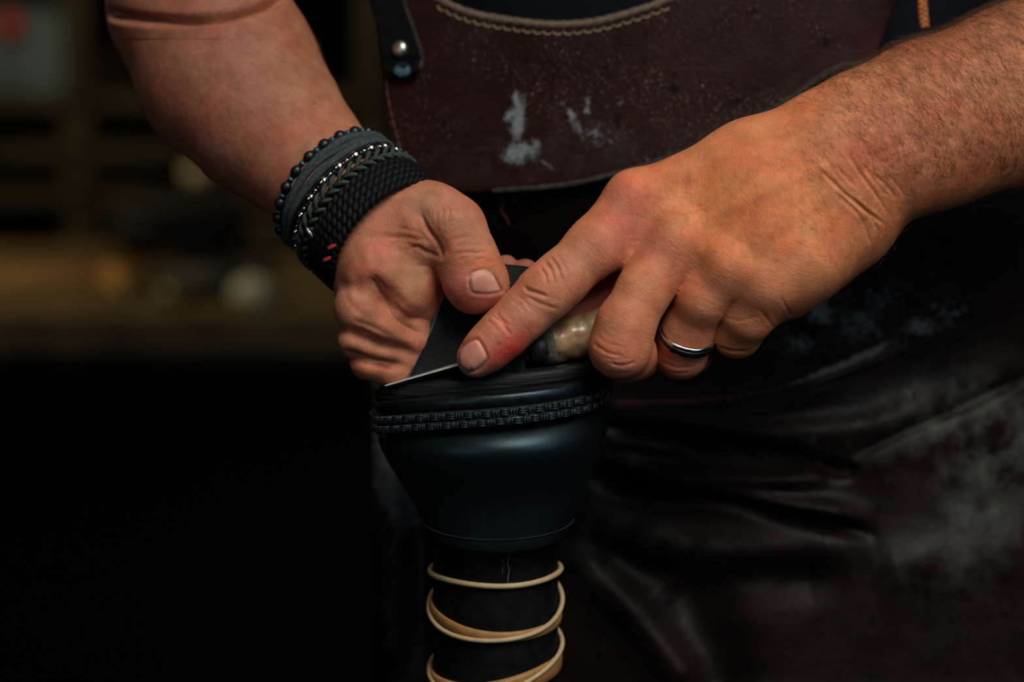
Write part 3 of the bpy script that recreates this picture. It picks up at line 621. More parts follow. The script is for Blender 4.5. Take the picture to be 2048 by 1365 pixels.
# ------------------------------------------------------------------ the leather apron
def leather(name, base, dark, fleck=.5, rough=.55, scratch=1.0, spec=.22, stain_and_sheen=(0.15, 0.175, 0.19)):
    m, t, n, l, b = new_mat(name)
    tc = n.new('ShaderNodeTexCoord'); O = tc.outputs['Object']
    def noise(s, d=5, r=.6):
        x = n.new('ShaderNodeTexNoise'); x.inputs['Scale'].default_value = s; x.inputs['Detail'].default_value = d; x.inputs['Roughness'].default_value = r; l.new(O, x.inputs['Vector']); return x.outputs['Fac']
    def rng(x, a, c, lo=0., hi=1.):
        y = n.new('ShaderNodeMapRange'); y.inputs['From Min'].default_value = a; y.inputs['From Max'].default_value = c; y.inputs['To Min'].default_value = lo; y.inputs['To Max'].default_value = hi; l.new(x, y.inputs[0]); return y.outputs[0]
    def mix(f, A, B):
        x = n.new('ShaderNodeMix'); x.data_type = 'RGBA'
        if f is not None: l.new(f, x.inputs[0])
        for s_, i in ((A, 6), (B, 7)):
            if isinstance(s_, tuple): x.inputs[i].default_value = s_ + (1,)
            else: l.new(s_, x.inputs[i])
        return x.outputs[2]
    def mul(a, c):
        x = n.new('ShaderNodeMath'); x.operation = 'MULTIPLY'; l.new(a, x.inputs[0])
        if isinstance(c, float): x.inputs[1].default_value = c
        else: l.new(c, x.inputs[1])
        return x.outputs[0]
    col = mix(rng(noise(28), .35, .7), dark, base)
    col = mix(rng(noise(7, 3), .45, .75, 0, .7), col, dark)
    # fine scratches: stretched noise in two directions
    for rot, sx in ((.5, 1), (-.35, 1)):
        mp = n.new('ShaderNodeMapping'); mp.inputs['Rotation'].default_value = (0, rot, 0); mp.inputs['Scale'].default_value = (18, 18, 900); l.new(O, mp.inputs['Vector'])
        x = n.new('ShaderNodeTexNoise'); x.inputs['Scale'].default_value = 1.0; x.inputs['Detail'].default_value = 3; l.new(mp.outputs[0], x.inputs['Vector'])
        col = mix(mul(rng(x.outputs['Fac'], .68, .74, 0, .6 * scratch), rng(noise(22), .45, .62)), col, (0.085, 0.042, 0.03))
    # paint flecks, splashes and worn grey stains, plus a painted-in sheen (where the attribute marks them)
    fl = rng(noise(1700, 2, .5), .66, .69, 0, fleck); fl = mul(fl, rng(noise(30, 3), .44, .60)); col = mix(fl, col, (0.30, 0.24, 0.20))
    dk = rng(noise(120, 1, .5), .705, .72, 0, .92); col = mix(dk, col, (0.002, 0.002, 0.003))
    at = n.new('ShaderNodeAttribute'); at.attribute_name = 'stain_and_sheen'
    sa = n.new('ShaderNodeMath'); sa.operation = 'MULTIPLY_ADD'; sa.inputs[1].default_value = 2.2; l.new(noise(330, 8, .78), sa.inputs[0]); l.new(at.outputs['Fac'], sa.inputs[2]); st = mul(rng(sa.outputs[0], 1.40, 1.82), rng(noise(900, 3, .6), .3, .55, .35, 1.)); col = mix(st, col, stain_and_sheen)
    a2 = n.new('ShaderNodeAttribute'); a2.attribute_name = 'grime_and_sheen'
    st2 = mul(a2.outputs['Fac'], rng(noise(75, 8, .7), .42, .68)); col = mix(st2, col, (0.105, 0.118, 0.098))
    l.new(col, b.inputs['Base Color']); b.inputs['Specular IOR Level'].default_value = spec
    l.new(rng(noise(60), .3, .7, rough - .08, rough + .14), b.inputs['Roughness'])
    bp = n.new('ShaderNodeBump'); bp.inputs['Strength'].default_value = .35; bp.inputs['Distance'].default_value = .0005
    vo = n.new('ShaderNodeTexVoronoi'); vo.inputs['Scale'].default_value = 520; l.new(O, vo.inputs['Vector'])
    ad = n.new('ShaderNodeMath'); ad.operation = 'ADD'; l.new(vo.outputs['Distance'], ad.inputs[0]); l.new(noise(45, 8), ad.inputs[1]); l.new(ad.outputs[0], bp.inputs['Height']); l.new(bp.outputs[0], b.inputs['Normal'])
    return m
M_bib = leather('bib_leather', (0.019, 0.0048, 0.0036), (0.0085, 0.0027, 0.0024), spec=.05, fleck=.8)
M_skirt = leather('skirt_leather', (0.014, 0.0060, 0.0054), (0.0050, 0.0034, 0.0036), fleck=.25, rough=.44, spec=.12)
M_edge = simple('raw_leather_edge', (0.10, 0.072, 0.050), .9, noise=.5, scale=700)
M_darkedge = simple('worn_dark_leather_edge', (0.030, 0.027, 0.024), .9, noise=.6, scale=500, spec=.1)
M_black = simple('black_leather', (0.002, 0.0026, 0.0032), .7, noise=.4, scale=300, bump=.3, spec=.05)
M_thread = simple('pale_waxed_thread', (0.42, 0.29, 0.18), .7)
M_rthread = simple('rust_thread', (0.16, 0.055, 0.04), .8)

def base_w(u, v):
    """depth of the wearer's front: belly nearest, the skirt falling away below"""
    s = np.clip((v - 330) / 480, 0, 1); s = s * s * (3 - 2 * s)
    w_ = -385 - (140 + 150 / (1 + np.exp((u - 1420) / 90))) * s - 60 * np.clip((v - 800) / 560, 0, 1)
    w_ = w_ - 60 * np.clip((300 - v) / 400, 0, 1) ** 2
    return w_ - ((u - 1330) / 760.0) ** 2 * 120
RIDGES = [  # pleats of the skirt: polyline, height, half-width
    ([(1180, 915), (1320, 945), (1440, 957), (1560, 962), (1660, 957)], 34, 20), ([(1240, 965), (1400, 990), (1560, 1012), (1690, 1030), (1750, 1048)], 42, 24),
    ([(1130, 1010), (1250, 1070), (1400, 1105), (1560, 1110), (1750, 1095)], 36, 42), ([(1120, 1080), (1200, 1150), (1290, 1260), (1400, 1400)], 44, 42), ([(1180, 880), (1350, 870), (1600, 870), (1760, 850), (1930, 770)], 30, 34),
    ([(1700, 945), (1850, 890), (2060, 820)], 16, 40), ([(1740, 1160), (1900, 1120), (2100, 1100)], 30, 60), ([(770, 860), (785, 960), (790, 1100), (775, 1380)], 40, 30), ([(1150, 840), (1300, 830), (1500, 815), (1700, 760)], 14, 26)]
VALLEYS = [([(1190, 850), (1350, 875), (1520, 900), (1640, 925), (1690, 948)], 44, 17), ([(1170, 955), (1300, 985), (1450, 1003), (1580, 1034), (1700, 1058), (1760, 1078)], 42, 15), ([(1690, 918), (1800, 868), (1920, 815), (2070, 745)], 20, 11),
    ([(1160, 1060), (1290, 1140), (1480, 1160), (1700, 1130)], 40, 50), ([(1640, 935), (1690, 945), (1710, 925)], 20, 14), ([(850, 900), (840, 1040), (850, 1365)], 40, 40), ([(1350, 1160), (1420, 1280), (1460, 1400)], 40, 60)]
def skirt_w(U):
    w_ = base_w(U[:, 0], U[:, 1])
    for L, sg in ((RIDGES, 1), (VALLEYS, -1)):
        for p, h, s in L:
            q = smooth_path(p, 6); lo, hi = q.min(0) - 3 * s, q.max(0) + 3 * s
            i = np.nonzero((U[:, 0] > lo[0]) & (U[:, 0] < hi[0]) & (U[:, 1] > lo[1]) & (U[:, 1] < hi[1]))[0]
            if len(i):
                d, fr, _ = dist_poly(U[i], q); tp = np.clip(np.minimum(fr, 1 - fr) / .15, 0, 1); w_[i] += sg * h * np.exp(-(d / s) ** 2) * tp
    return w_
def sheet(left, right, v0, v1, nv, nu, wfun, thick):
    """panel between two edge curves u(v); front face, back face and rim. top/bottom edges may be curves of u via v0/v1 callables"""
    tt = np.linspace(0, 1, nv); ss = np.linspace(0, 1, nu); S_, T_ = np.meshgrid(ss, tt)
    um = left(np.full(1, .5))[0]; U = np.zeros((nv, nu, 2))
    for it in range(1):
        # first guess of u by row, then v between the top and bottom curves at that u
        vg = v0(np.zeros(1) + 1200)[0] + T_ * (v1(np.zeros(1) + 1200)[0] - v0(np.zeros(1) + 1200)[0])
        ug = left(vg) + S_ * (right(vg) - left(vg))
        for k in range(4):
            vg = v0(ug) + T_ * (v1(ug) - v0(ug)); ug = left(vg) + S_ * (right(vg) - left(vg))
    U = np.stack([ug, vg], -1).reshape(-1, 2); wv = wfun(U)
    A = np.concatenate([U, wv[:, None]], 1); B = A.copy(); B[:, 2] -= thick
    V = np.concatenate([A, B]); n = nv * nu; F = []
    idx = np.arange(n).reshape(nv, nu)
    q = np.stack([idx[:-1, :-1], idx[1:, :-1], idx[1:, 1:], idx[:-1, 1:]], -1).reshape(-1, 4)
    F = [tuple(x) for x in q.tolist()] + [tuple(x) for x in (q[:, ::-1] + n).tolist()]
    ring = np.concatenate([idx[0, :], idx[1:, -1], idx[-1, -2::-1], idx[-2:0:-1, 0]]); m0 = len(F)
    for a, c in zip(ring, np.roll(ring, -1)): F.append((int(a), int(c), int(c + n), int(a + n)))
    return V, F, m0, U
def poly_fn(pts, axis=0):
    p = np.array(smooth_path(pts, 8)); o = np.argsort(p[:, axis]); p = p[o]
    return lambda x: np.interp(x, p[:, axis], p[:, 1 - axis])

apron = empty('apron', PW(1350, 1365, -800) * np.array([1, 1, 0]) + np.array([0, 0, .55]), 'dark brown stained leather work apron worn behind the shoe and hands', 'apron')
# skirt and body of the apron, its upper edge tucked under the overlapping panel
botf = poly_fn([(700, 420), (800, 400), (900, 388), (1000, 381), (1130, 370), (1250, 343), (1330, 318), (1420, 282), (1500, 243), (1580, 198), (1640, 155), (1680, 134), (1720, 128), (1780, 122), (1900, 118), (2400, 118)])
top_c = lambda u: botf(u) - 70.0 + 100 * np.clip((u - 1660) / 90, 0, 1)
Vk, Fk, mk, Uk = sheet(poly_fn([(812, -80), (790, 100), (815, 330), (800, 560), (752, 760), (744, 900), (744, 1100), (738, 1365), (734, 1900)], 1), lambda v: np.full_like(v, 2330.0),
                       top_c, lambda u: np.full_like(u, 1860.0), 470, 400, skirt_w, 14)
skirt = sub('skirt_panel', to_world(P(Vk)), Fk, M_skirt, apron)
skirt.data.materials.append(M_darkedge)
def mark(o, U, n, name, blobs):
    a = np.zeros(n)
    for (uv, r, r2, an, s) in blobs:
        q = U - np.array(uv); c, sn = math.cos(an), math.sin(an); x = (q[:, 0] * c + q[:, 1] * sn) / r; y = (-q[:, 0] * sn + q[:, 1] * c) / r2
        a[:len(U)] = np.maximum(a[:len(U)], s * np.exp(-(x * x + y * y)))
    at = o.data.attributes.new(name, 'FLOAT', 'POINT'); at.data.foreach_set('value', a.astype(np.float32))
mark(skirt, Uk, len(Vk), 'stain_and_sheen', [((1640, 625), 34, 26, .5, .8), ((1680, 735), 90, 9, -.36, .9), ((1740, 705), 60, 8, -.42, .9), ((1840, 655), 46, 22, 0, .6), ((1720, 650), 60, 44, 0, .5), ((1600, 690), 40, 26, 0, .5), ((1900, 620), 60, 40, 0, .35), ((1760, 600), 50, 30, 0, .4), ((1000, 430), 3, 40, .1, .3), ((800, 940), 60, 120, 0, .85), ((780, 1100), 30, 120, 0, .25), ((1820, 790), 16, 10, .2, .5), ((1640, 700), 20, 20, 0, .3), ((1700, 600), 50, 4, .25, .4)])  # real stains; the left-edge blobs paint in a blue-grey sheen of light
mark(skirt, Uk, len(Vk), 'grime_and_sheen', [((1900, 830), 130, 70, -.5, .75), ((2000, 900), 120, 110, -.3, .8), ((1830, 780), 90, 30, -.5, .6), ((1640, 890), 90, 22, -.1, .5), ((1960, 1010), 90, 60, 0, .6), ((1900, 1130), 130, 60, -.2, .35), ((1330, 1090), 200, 40, .3, .3), ((790, 960), 40, 90, 0, .75), ((780, 1200), 30, 90, 0, .25), ((1180, 1130), 60, 60, .6, .4), ((1720, 640), 130, 60, -.4, .35), ((1560, 680), 60, 40, 0, .25)])  # real smudges; the left-edge blobs lighten the leather to imitate its sheen
# overlapping upper panel with its scooped, stitched top edge and thick curved lower edge
topf = poly_fn([(690, -120), (760, -90), (835, -28), (880, 0), (940, 26), (1024, 42), (1110, 50), (1190, 44), (1260, 26), (1330, 2), (1400, -32), (1500, -100), (1700, -270), (1950, -480)])
bib_w = lambda U: base_w(U[:, 0], U[:, 1]) + 34 + 10 * np.exp(-((botf(U[:, 0]) - U[:, 1]) / 26) ** 2) - 8 * np.exp(-((U[:, 0] - 1000) / 70) ** 2) + 6 * np.sin(U[:, 0] / 120 + U[:, 1] / 90)
leftf = poly_fn([(712, -200), (735, -60), (752, 60), (760, 130), (768, 200), (784, 270), (800, 330), (820, 420)], 1)
rightf = poly_fn([(1900, -500), (1860, -300), (1830, -100), (1795, 0), (1770, 60), (1752, 130), (1745, 300), (1740, 460)], 1)
Vp, Fp, mp, Up = sheet(leftf, rightf, topf, botf, 130, 300, bib_w, 20)
bib = sub('bib_panel', to_world(P(Vp)), Fp, M_bib, apron); bib.data.materials.append(M_darkedge); bib.data.materials.append(M_edge)
mi = np.zeros(len(Fp), np.int32); mi[mp:] = 1; mi[mp:mp + 300] = 2; bib.data.polygons.foreach_set('material_index', mi)
mark(bib, Up, len(Vp), 'stain_and_sheen', [((1036, 238), 15, 50, .05, 1.0), ((1032, 200), 6, 24, .0, .9), ((1018, 235), 12, 16, 0, .7), ((1036, 305), 34, 24, -.1, .85), ((1024, 315), 24, 14, 0, .8), ((1066, 300), 16, 26, .4, .7), ((1148, 242), 11, 40, -.5, .62), ((1175, 212), 9, 30, 0, .5), ((1200, 270), 44, 24, .6, .36), ((1095, 330), 18, 6, .7, .5), ((1250, 205), 60, 3, -.2, .3), ((1205, 300), 12, 12, 0, .3)])
mark(bib, Up, len(Vp), 'grime_and_sheen', [((1100, 300), 300, 60, -.1, .12)])
# raw upper rim
rim = smooth_path([(u, float(topf(u)), 0) for u in np.linspace(868, 1345, 40)], 3); rim[:, 2] = bib_w(rim[:, :2]) - 6
Vr, Fr = tube(to_world(P(rim)), [.0017 + .0003 * math.sin(i * 1.7) * math.sin(i * .61) for i in range(len(rim))], 8); sub('suede_edge', Vr, Fr, M_edge, apron, bib)
bot = np.array([(u, float(botf(u)), 0) for u in np.linspace(985, 1735, 150)]); bot[:, 2] = bib_w(bot[:, :2]) - 4
Vr, Fr = tube(to_world(P(bot)), .0015, 10); sub('rolled_edge', Vr, Fr, M_darkedge, apron, bib)
def seg_mesh(name, L, r, mat, bend=.18):
    p = smooth_path([(-L / 2, 0, -r * .9), (-L / 4, 0, r * .6), (L / 4, 0, r * .6), (L / 2, 0, -r * .9)], 3)
    p[:, 1] += bend * L * ((p[:, 0] / L * 2) ** 2 - .5) * .5
    v, f = tube(p, r, 6); me = bpy.data.meshes.new(name); me.from_pydata(v.tolist(), [], f); me.materials.append(mat)
    me.polygons.foreach_set('use_smooth', [True] * len(me.polygons)); return me
def stitches(name, path_uvw, step, me, part, frac_skip=0.0, roll=0.0):
    p = to_world(P(smooth_path(path_uvw, 10))); s = np.concatenate([[0], np.cumsum(np.linalg.norm(np.diff(p, axis=0), axis=1))])
    for d in np.arange(step / 2, s[-1], step):
        if random.random() < frac_skip: continue
        c = np.array([np.interp(d, s, p[:, k]) for k in range(3)]); c2 = np.array([np.interp(d + step * .3, s, p[:, k]) for k in range(3)])
        t = Vector(c2 - c).normalized(); nrm = Vector(MW[:3, 2]); y = nrm.cross(t).normalized(); z = t.cross(y)
        q = Matrix((t, y, z)).transposed().to_quaternion() @ Matrix.Rotation(roll + random.gauss(0, .06), 3, 'Z').to_quaternion()
        inst(name, me, apron, c, q, part)
me_st = seg_mesh('stitch', .0036, .00020, M_thread, .5)
tp_ = [(u, float(topf(u)) + 17, 0) for u in np.linspace(872, 1345, 30)]; tp_ = [(a, b_, float(bib_w(np.array([[a, b_]]))[0]) + 1.0) for a, b_, _ in tp_]
stitches('stitch', tp_, .0044, me_st, bib, roll=-.22)
me_s2 = seg_mesh('side_stitch', .0035, .00022, M_rthread, .1)
lp = [(float(leftf(v)) + 9, v) for v in np.linspace(135, 340, 14)]; lp = [(a, b_, float(bib_w(np.array([[a, b_]]))[0]) + .6) for a, b_ in lp]
stitches('side_stitch', lp, .0046, me_s2, bib)
# patch pocket seams on the skirt
def on_skirt(pts, up=1.0):
    q = smooth_path(pts, 6); return np.concatenate([q, (skirt_w(q) + up)[:, None]], 1)
me_s3 = seg_mesh('pocket_stitch', .0034, .00026, M_rthread, .05)
for off in (0, 13): stitches('pocket_stitch', on_skirt([(1230, 806 + off), (1400, 800 + off), (1520, 785 + off), (1640, 752 + off), (1760, 706 + off), (1800, 688 + off)], 1.5), .0046, me_s3, skirt)
stitches('pocket_stitch', on_skirt([(1800, 560), (1806, 620), (1812, 690)], 1.5), .0046, me_s3, skirt)
for pts in ([(1003, 392), (1006, 410), (1003, 424), (1013, 436), (1018, 452)], [(1020, 378), (1027, 394), (1034, 408)]):
    q = on_skirt(pts, 3.0); Vq, Fq = tube(to_world(P(q)), .00035, 6); sub('loose_thread', Vq, Fq, M_rthread, apron, skirt)
# hem strip of the patch pocket: a raised band
q = on_skirt([(1210, 818), (1400, 812), (1520, 797), (1640, 764), (1760, 718), (1812, 692)], 0.0)
Vq, Fq = tube(to_world(P(q)), .0022, 10, flat=(np.array(MW[:3, 2]), .45)); sub('pocket_hem', Vq, Fq, M_skirt, apron, skirt)
# shoulder strap with rivet
sl, sr = poly_fn([(700, -900), (716, -200), (728, -70), (738, 0), (752, 50), (759, 100), (766, 128), (778, 146)], 1), poly_fn([(768, -900), (784, -200), (796, -70), (806, 0), (822, 48), (838, 96), (842, 122), (836, 142), (824, 154)], 1)
rows = []
for v in list(np.linspace(-900, -80, 20)) + list(np.linspace(-70, 130, 40)) + list(130 + 25 * np.sin(np.linspace(.1, 1.55, 10))):
    a, b_ = float(sl(v)), float(sr(v))
    if v > 130:
        f_ = math.sqrt(max(0, 1 - ((v - 130) / 25.5) ** 2)); a0, b0 = float(sl(130)), float(sr(130)); m_ = (a0 + b0) / 2 + 6 * (1 - f_); a, b_ = m_ - (m_ - a0) * f_, m_ + (b0 - m_) * f_
    rows.append([(a + (b_ - a) * s, v) for s in np.linspace(0, 1, 16)])
G = np.array(rows); ns = G.shape[0]; G2 = G.reshape(-1, 2)
strap_w = lambda q: base_w(q[:, 0], q[:, 1]) + 58 + 10 * np.exp(-((q[:, 1] - 140) / 14) ** 2) - 7 * np.exp(-((q[:, 1] - 122) / 7) ** 2)
A = np.concatenate([G2, strap_w(G2)[:, None]], 1); B = A.copy(); B[:, 2] -= 18; idx = np.arange(ns * 16).reshape(ns, 16)
q4 = np.stack([idx[:-1, :-1], idx[1:, :-1], idx[1:, 1:], idx[:-1, 1:]], -1).reshape(-1, 4); n_ = ns * 16
Fs_ = [tuple(x) for x in q4.tolist()] + [tuple(x) for x in (q4[:, ::-1] + n_).tolist()]; ring = np.concatenate([idx[0, :], idx[1:, -1], idx[-1, -2::-1], idx[-2:0:-1, 0]]); m0 = len(Fs_)
for a, c in zip(ring, np.roll(ring, -1)): Fs_.append((int(a), int(c), int(c + n_), int(a + n_)))
strap = sub('shoulder_strap', to_world(P(np.concatenate([A, B]))), Fs_, M_black, apron); strap.data.materials.append(M_darkedge)
mi = np.zeros(len(Fs_), np.int32); mi[m0:] = 1; strap.data.polygons.foreach_set('material_index', mi); strap['label'] = 'black leather strap end with a silver rivet'
ed = np.array([(float(sr(v)), v) for v in np.linspace(-70, 140, 60)]); ed = np.concatenate([ed, (strap_w(ed) - 8)[:, None]], 1)
Vr, Fr = tube(to_world(P(ed)), .0011, 8); sub('strap_edge', Vr, Fr, M_darkedge, apron, strap)
M_paint = simple('blue_worn_patch', (0.035, 0.075, 0.105), .7, noise=.8, scale=600, spec=.1)
q = np.array([(805 + 17 * math.cos(a) * (1 if math.sin(a) > 0 else .9), 140 + 13 * math.sin(a)) for a in np.linspace(0, 2 * math.pi, 25)[:-1]]); qq = [(806, 140)] + q.tolist(); qq = np.array(qq)
wq = strap_w(qq); wq = wq + np.concatenate([[2.0], np.full(24, .4)])
sub('worn_patch', to_world(P(np.concatenate([qq, wq[:, None]], 1))), [(0, i + 1, (i + 1) % 24 + 1)[::-1] for i in range(24)], M_paint, apron, strap)
M_silver = simple('worn_nickel', (0.55, 0.54, 0.50), .32, 1.0, noise=.2, scale=900)
rc = PW(799, 98, float(strap_w(np.array([[799, 98]]))[0])); nrm = Vector(MW[:3, 2]); tilt = Matrix.Rotation(.75, 3, 'Z') @ Matrix.Identity(3)
prof = [(.0001, .0026), (.0018, .0025), (.0032, .0018), (.0039, .0007), (.0039, -.0014)]
Vr, Fr = lathe(prof, (0, 0, 0), 24); Q = (nrm + Vector((-.55, 0, .12))).normalized().to_track_quat('Z', 'Y').to_matrix(); Vr = np.array([np.array(Q @ Vector(x)) for x in Vr]) + rc
sub('rivet', Vr, Fr, M_silver, apron, strap)['label'] = 'silver rivet'
# orange braided cord hanging beside the arm
M_cord = simple('orange_cord', (0.30, 0.09, 0.015), .6, noise=.4, scale=600)
cord = empty('orange_braid', PW(1850, 60, -420), 'orange braided cord hanging down against the dark shirt above the right arm', 'cord')
for k in range(3):
    pth = []
    for i in range(260):
        t = i / 259; a = t * 2 * math.pi * 25 + k * 2.094; pth.append((1834 - 45 * (1 - t) + 14.4 * t + 6.5 * math.sin(a), -700 + 756 * t, -330 + 5 * math.sin(2 * a)))
    Vc, Fc = tube(to_world(P(np.array(pth))), .0011, 8); sub('cord_strand', Vc, Fc, M_cord, cord)

# ------------------------------------------------------------------ the shoe, upside down on its stand, heel to the camera
def scuffed(name, col, rough):
    m, t, n, l, b = new_mat(name); tc = n.new('ShaderNodeTexCoord'); mp = n.new('ShaderNodeMapping'); mp.inputs['Rotation'].default_value = (0, -.12, 0); mp.inputs['Scale'].default_value = (30, 30, 1500); l.new(tc.outputs['Object'], mp.inputs['Vector'])
    nz = n.new('ShaderNodeTexNoise'); nz.inputs['Scale'].default_value = 1; nz.inputs['Detail'].default_value = 4; l.new(mp.outputs[0], nz.inputs['Vector'])
    r = n.new('ShaderNodeValToRGB'); l.new(nz.outputs['Fac'], r.inputs[0]); e = r.color_ramp.elements; e[0].position = .55; e[0].color = list(col) + [1]; e[1].position = .72; e[1].color = [c * 6 for c in col] + [1]; l.new(r.outputs[0], b.inputs['Base Color'])
    b.inputs['Roughness'].default_value = rough; b.inputs['Specular IOR Level'].default_value = .18
    bp = n.new('ShaderNodeBump'); bp.inputs['Strength'].default_value = .7; bp.inputs['Distance'].default_value = .0004; l.new(nz.outputs['Fac'], bp.inputs['Height']); l.new(bp.outputs[0], b.inputs['Normal']); return m
M_upper = simple('black_shoe_leather', (0.0022, 0.0040, 0.0052), .38, noise=.3, scale=420, bump=.10, spec=.36)
M_rubber = simple('black_sole_rubber', (0.004, 0.005, 0.006), .34, noise=.5, scale=260, bump=.25, rvar=.1, spec=.35)
M_rubber_m = simple('scuffed_black_rubber', (0.004, 0.0055, 0.006), .62, noise=.6, scale=500, bump=.4, spec=.12)
M_cut = simple('cut_rubber_edge', (0.05, 0.075, 0.095), .5, noise=.5, scale=600)
M_welt = simple('black_braided_welt', (0.011, 0.016, 0.020), .34, noise=.4, scale=800, spec=.45)
for m_ in (M_upper, M_rubber, M_welt): m_.node_tree.nodes['Principled BSDF'].inputs['Specular Tint'].default_value = (0.50, 0.84, 1.0, 1)     # cool light put into the highlight colour
shoe = empty('shoe', PW(990, 1060, -200), 'black leather shoe held upside down on a stand, braided welt and sole facing up', 'shoe')
def shoe_ring(cu, cv, cw, a, b, c, roll, pitch, n=72, dip=0.0, sq=1.0, skew=0.0):
    out = []
    for i in range(n):
        t = 2 * math.pi * i / n; x = a * np.sign(math.cos(t)) * abs(math.cos(t)) ** sq; s = math.sin(t)
        y = b * s if s > 0 else -c * abs(s) ** .8
        if s < 0: x *= 1.0 + .12 * math.sin(math.pi * abs(s))
        out.append((cu + x * math.cos(roll), cv - x * math.sin(roll) + y * pitch * (1 + skew * math.cos(t) if s > 0 else 1) + dip * max(0, s), cw + y))
    return np.array(out)
def loft(rings, cap0=True, cap1=True):
    n = len(rings[0]); V = np.concatenate(rings); F = []
    for i in range(len(rings) - 1):
        for j in range(n): F.append((i * n + j, (i + 1) * n + j, (i + 1) * n + (j + 1) % n, i * n + (j + 1) % n))
    if cap0: F.append(tuple(range(n)))
    if cap1: F.append(tuple(range((len(rings) - 1) * n, len(rings) * n))[::-1])
    return V, F
rad = math.radians; CW = -85
lv = [(834, 981, 206, 122, 7.4, .03, 0), (842, 982, 212, 133, 7.2, .03, 0), (856, 984, 218, 149, 6.8, .03, 0), (872, 987, 221, 161, 6.2, .035, 0), (892, 989, 217, 165, 5.6, .04, 0), (915, 990, 208, 156, 4.8, .06, 0), (945, 993, 195, 136, 3.6, .08, 2),
      (975, 995, 180, 112, 2.8, .10, 5), (1004, 997, 167, 103, 2.0, .12, 12), (1026, 997, 155, 98, 1.2, .14, 22), (1042, 997, 148, 95, .6, .15, 31), (1052, 997, 145, 94, 0, .16, 36), (1057, 997, 143, 92, 0, .16, 37), (1055, 997, 137, 84, 0, .16, 35), (1022, 997, 140, 82, 0, .12, 18)]
rings = [shoe_ring(cu, cv, CW, a, b, 470 - max(0, cv - 900) * 1.6, rad(ro), max(pi_, .11), 72, dp, 1, .8 * max(0, min(1, (960 - cv) / 70))) for cv, cu, a, b, ro, pi_, dp in lv]
Vu, Fu = loft(rings, False, False); upper = sub('upper', to_world(P(Vu)), Fu, M_upper, shoe)
# welt core with two rows of basket weave standing proud of it
rw = [shoe_ring(982, cv, CW, a, b, 480, rad(8.0), .11, 72, 0, 1, .8) for cv, a, b in ((838, 214, 142), (837, 227, 156), (830, 231, 160), (820, 229, 158), (819, 226, 155), (810, 229, 158), (802, 227, 155), (798, 215, 142))]
Vw, Fw = loft(rw); welt = sub('welt', to_world(P(Vw)), Fw, M_welt, shoe)
_wr = {}
def on_welt(t, cv, out):
    k = (round(cv, 2), out)
    if k not in _wr: _wr[k] = welt_ring(cv, out)
    return _wr[k][int(round(t * 720)) % 720]
def welt_ring(cv, out):
    return shoe_ring(982, cv, CW, 230 + out, 159 + out, 480, rad(8.0), .11, 720, 0, 1, .8)
prt = []
for row, cv in ((0, 828.5), (1, 810.0)):
    nb = 44
    for k in range(nb):
        t0 = -.03 + .56 * (k + .5 * row) / nb; wob = random.uniform(-.6, .6)
        if (k + row) % 2:
            for j in (-1, 0, 1):
                a = [on_welt((t0 + dt) % 1, cv + j * 4.6 + wob, o) for dt, o in ((-.0062, .0), (-.003, 3.2), (.003, 3.2), (.0062, .0))]
                prt.append(tube(to_world(P(np.array(a))), R(2.2), 5))
        else:
            for j in (-1, 0, 1):
                a = [on_welt((t0 + j * .0036) % 1, cv + dv, o) for dv, o in ((-7.5, 0), (-3, 3.6), (3, 3.6), (7.5, 0))]
                prt.append(tube(to_world(P(np.array(a))), R(2.2), 5))
Vx, Fx = merge(prt); tag(sub('welt_weave', Vx, Fx, M_welt, shoe, welt), 'basket weave of black cord', kind='stuff')
# midsole: glossy lower layer, scuffed upper layer
rm = [shoe_ring(983, cv, CW, a, b, 480, rad(7.8), .11, 72, 0, 1, .8) for cv, a, b in ((799, 214, 141), (798, 226, 153), (795, 229, 156), (784, 230, 157), (776, 230, 156), (773, 227, 153), (771, 214, 142))]
Vm, Fm = loft(rm); sub('midsole', to_world(P(Vm)), Fm, M_rubber, shoe)
rm = [shoe_ring(982, cv, CW, a, b, 480, rad(7.8), .11, 72, 0, 1, .8) for cv, a, b in ((774, 226, 88), (770, 231, 96), (765, 233, 97), (762, 232.5, 96), (759, 234, 98), (755, 233, 97), (752, 234, 97), (748, 232, 96), (745, 231, 94), (742, 226, 89))]
Vm, Fm = loft(rm); sub('outsole', to_world(P(Vm)), Fm, scuffed('scratched_sole_edge', (0.004, 0.005, 0.0055), .55), shoe)
# cross cut in the glossy layer
q = [(1071, 772, CW + 150), (1071, 779, CW + 154), (1072, 790, CW + 150)]
# outsole strip peeled up between the hands
fl_l = [(812, 764, -24), (822, 748, -30), (845, 700, -34), (866, 655, -38), (878, 620, -44), (892, 588, -52), (916, 560, -62), (940, 535, -70)]
fl_r = [(1050, 752, -20), (1050, 736, -30), (1052, 700, -40), (1056, 650, -48), (1062, 610, -58), (1068, 575, -66), (1070, 552, -74), (1066, 538, -80)]
L_, R_ = smooth_path(fl_l, 6), smooth_path(fl_r, 6); nu = 28; G = []
for a, b_ in zip(L_, R_):
    for s in np.linspace(0, 1, nu):
        p = a + (b_ - a) * s; p = p + np.array([0, -5 * math.sin(math.pi * s), -18 * math.sin(math.pi * s) * .6]); G.append(p)
G = np.array(G); n1 = len(L_); idx = np.arange(n1 * nu).reshape(n1, nu)
B = G.copy(); B[:, 2] -= 20; B[:, 0] -= 9 * (1 - np.tile(np.linspace(0, 1, nu), n1)); B[:, 1] -= 3
q4 = np.stack([idx[:-1, :-1], idx[:-1, 1:], idx[1:, 1:], idx[1:, :-1]], -1).reshape(-1, 4); n_ = len(G)
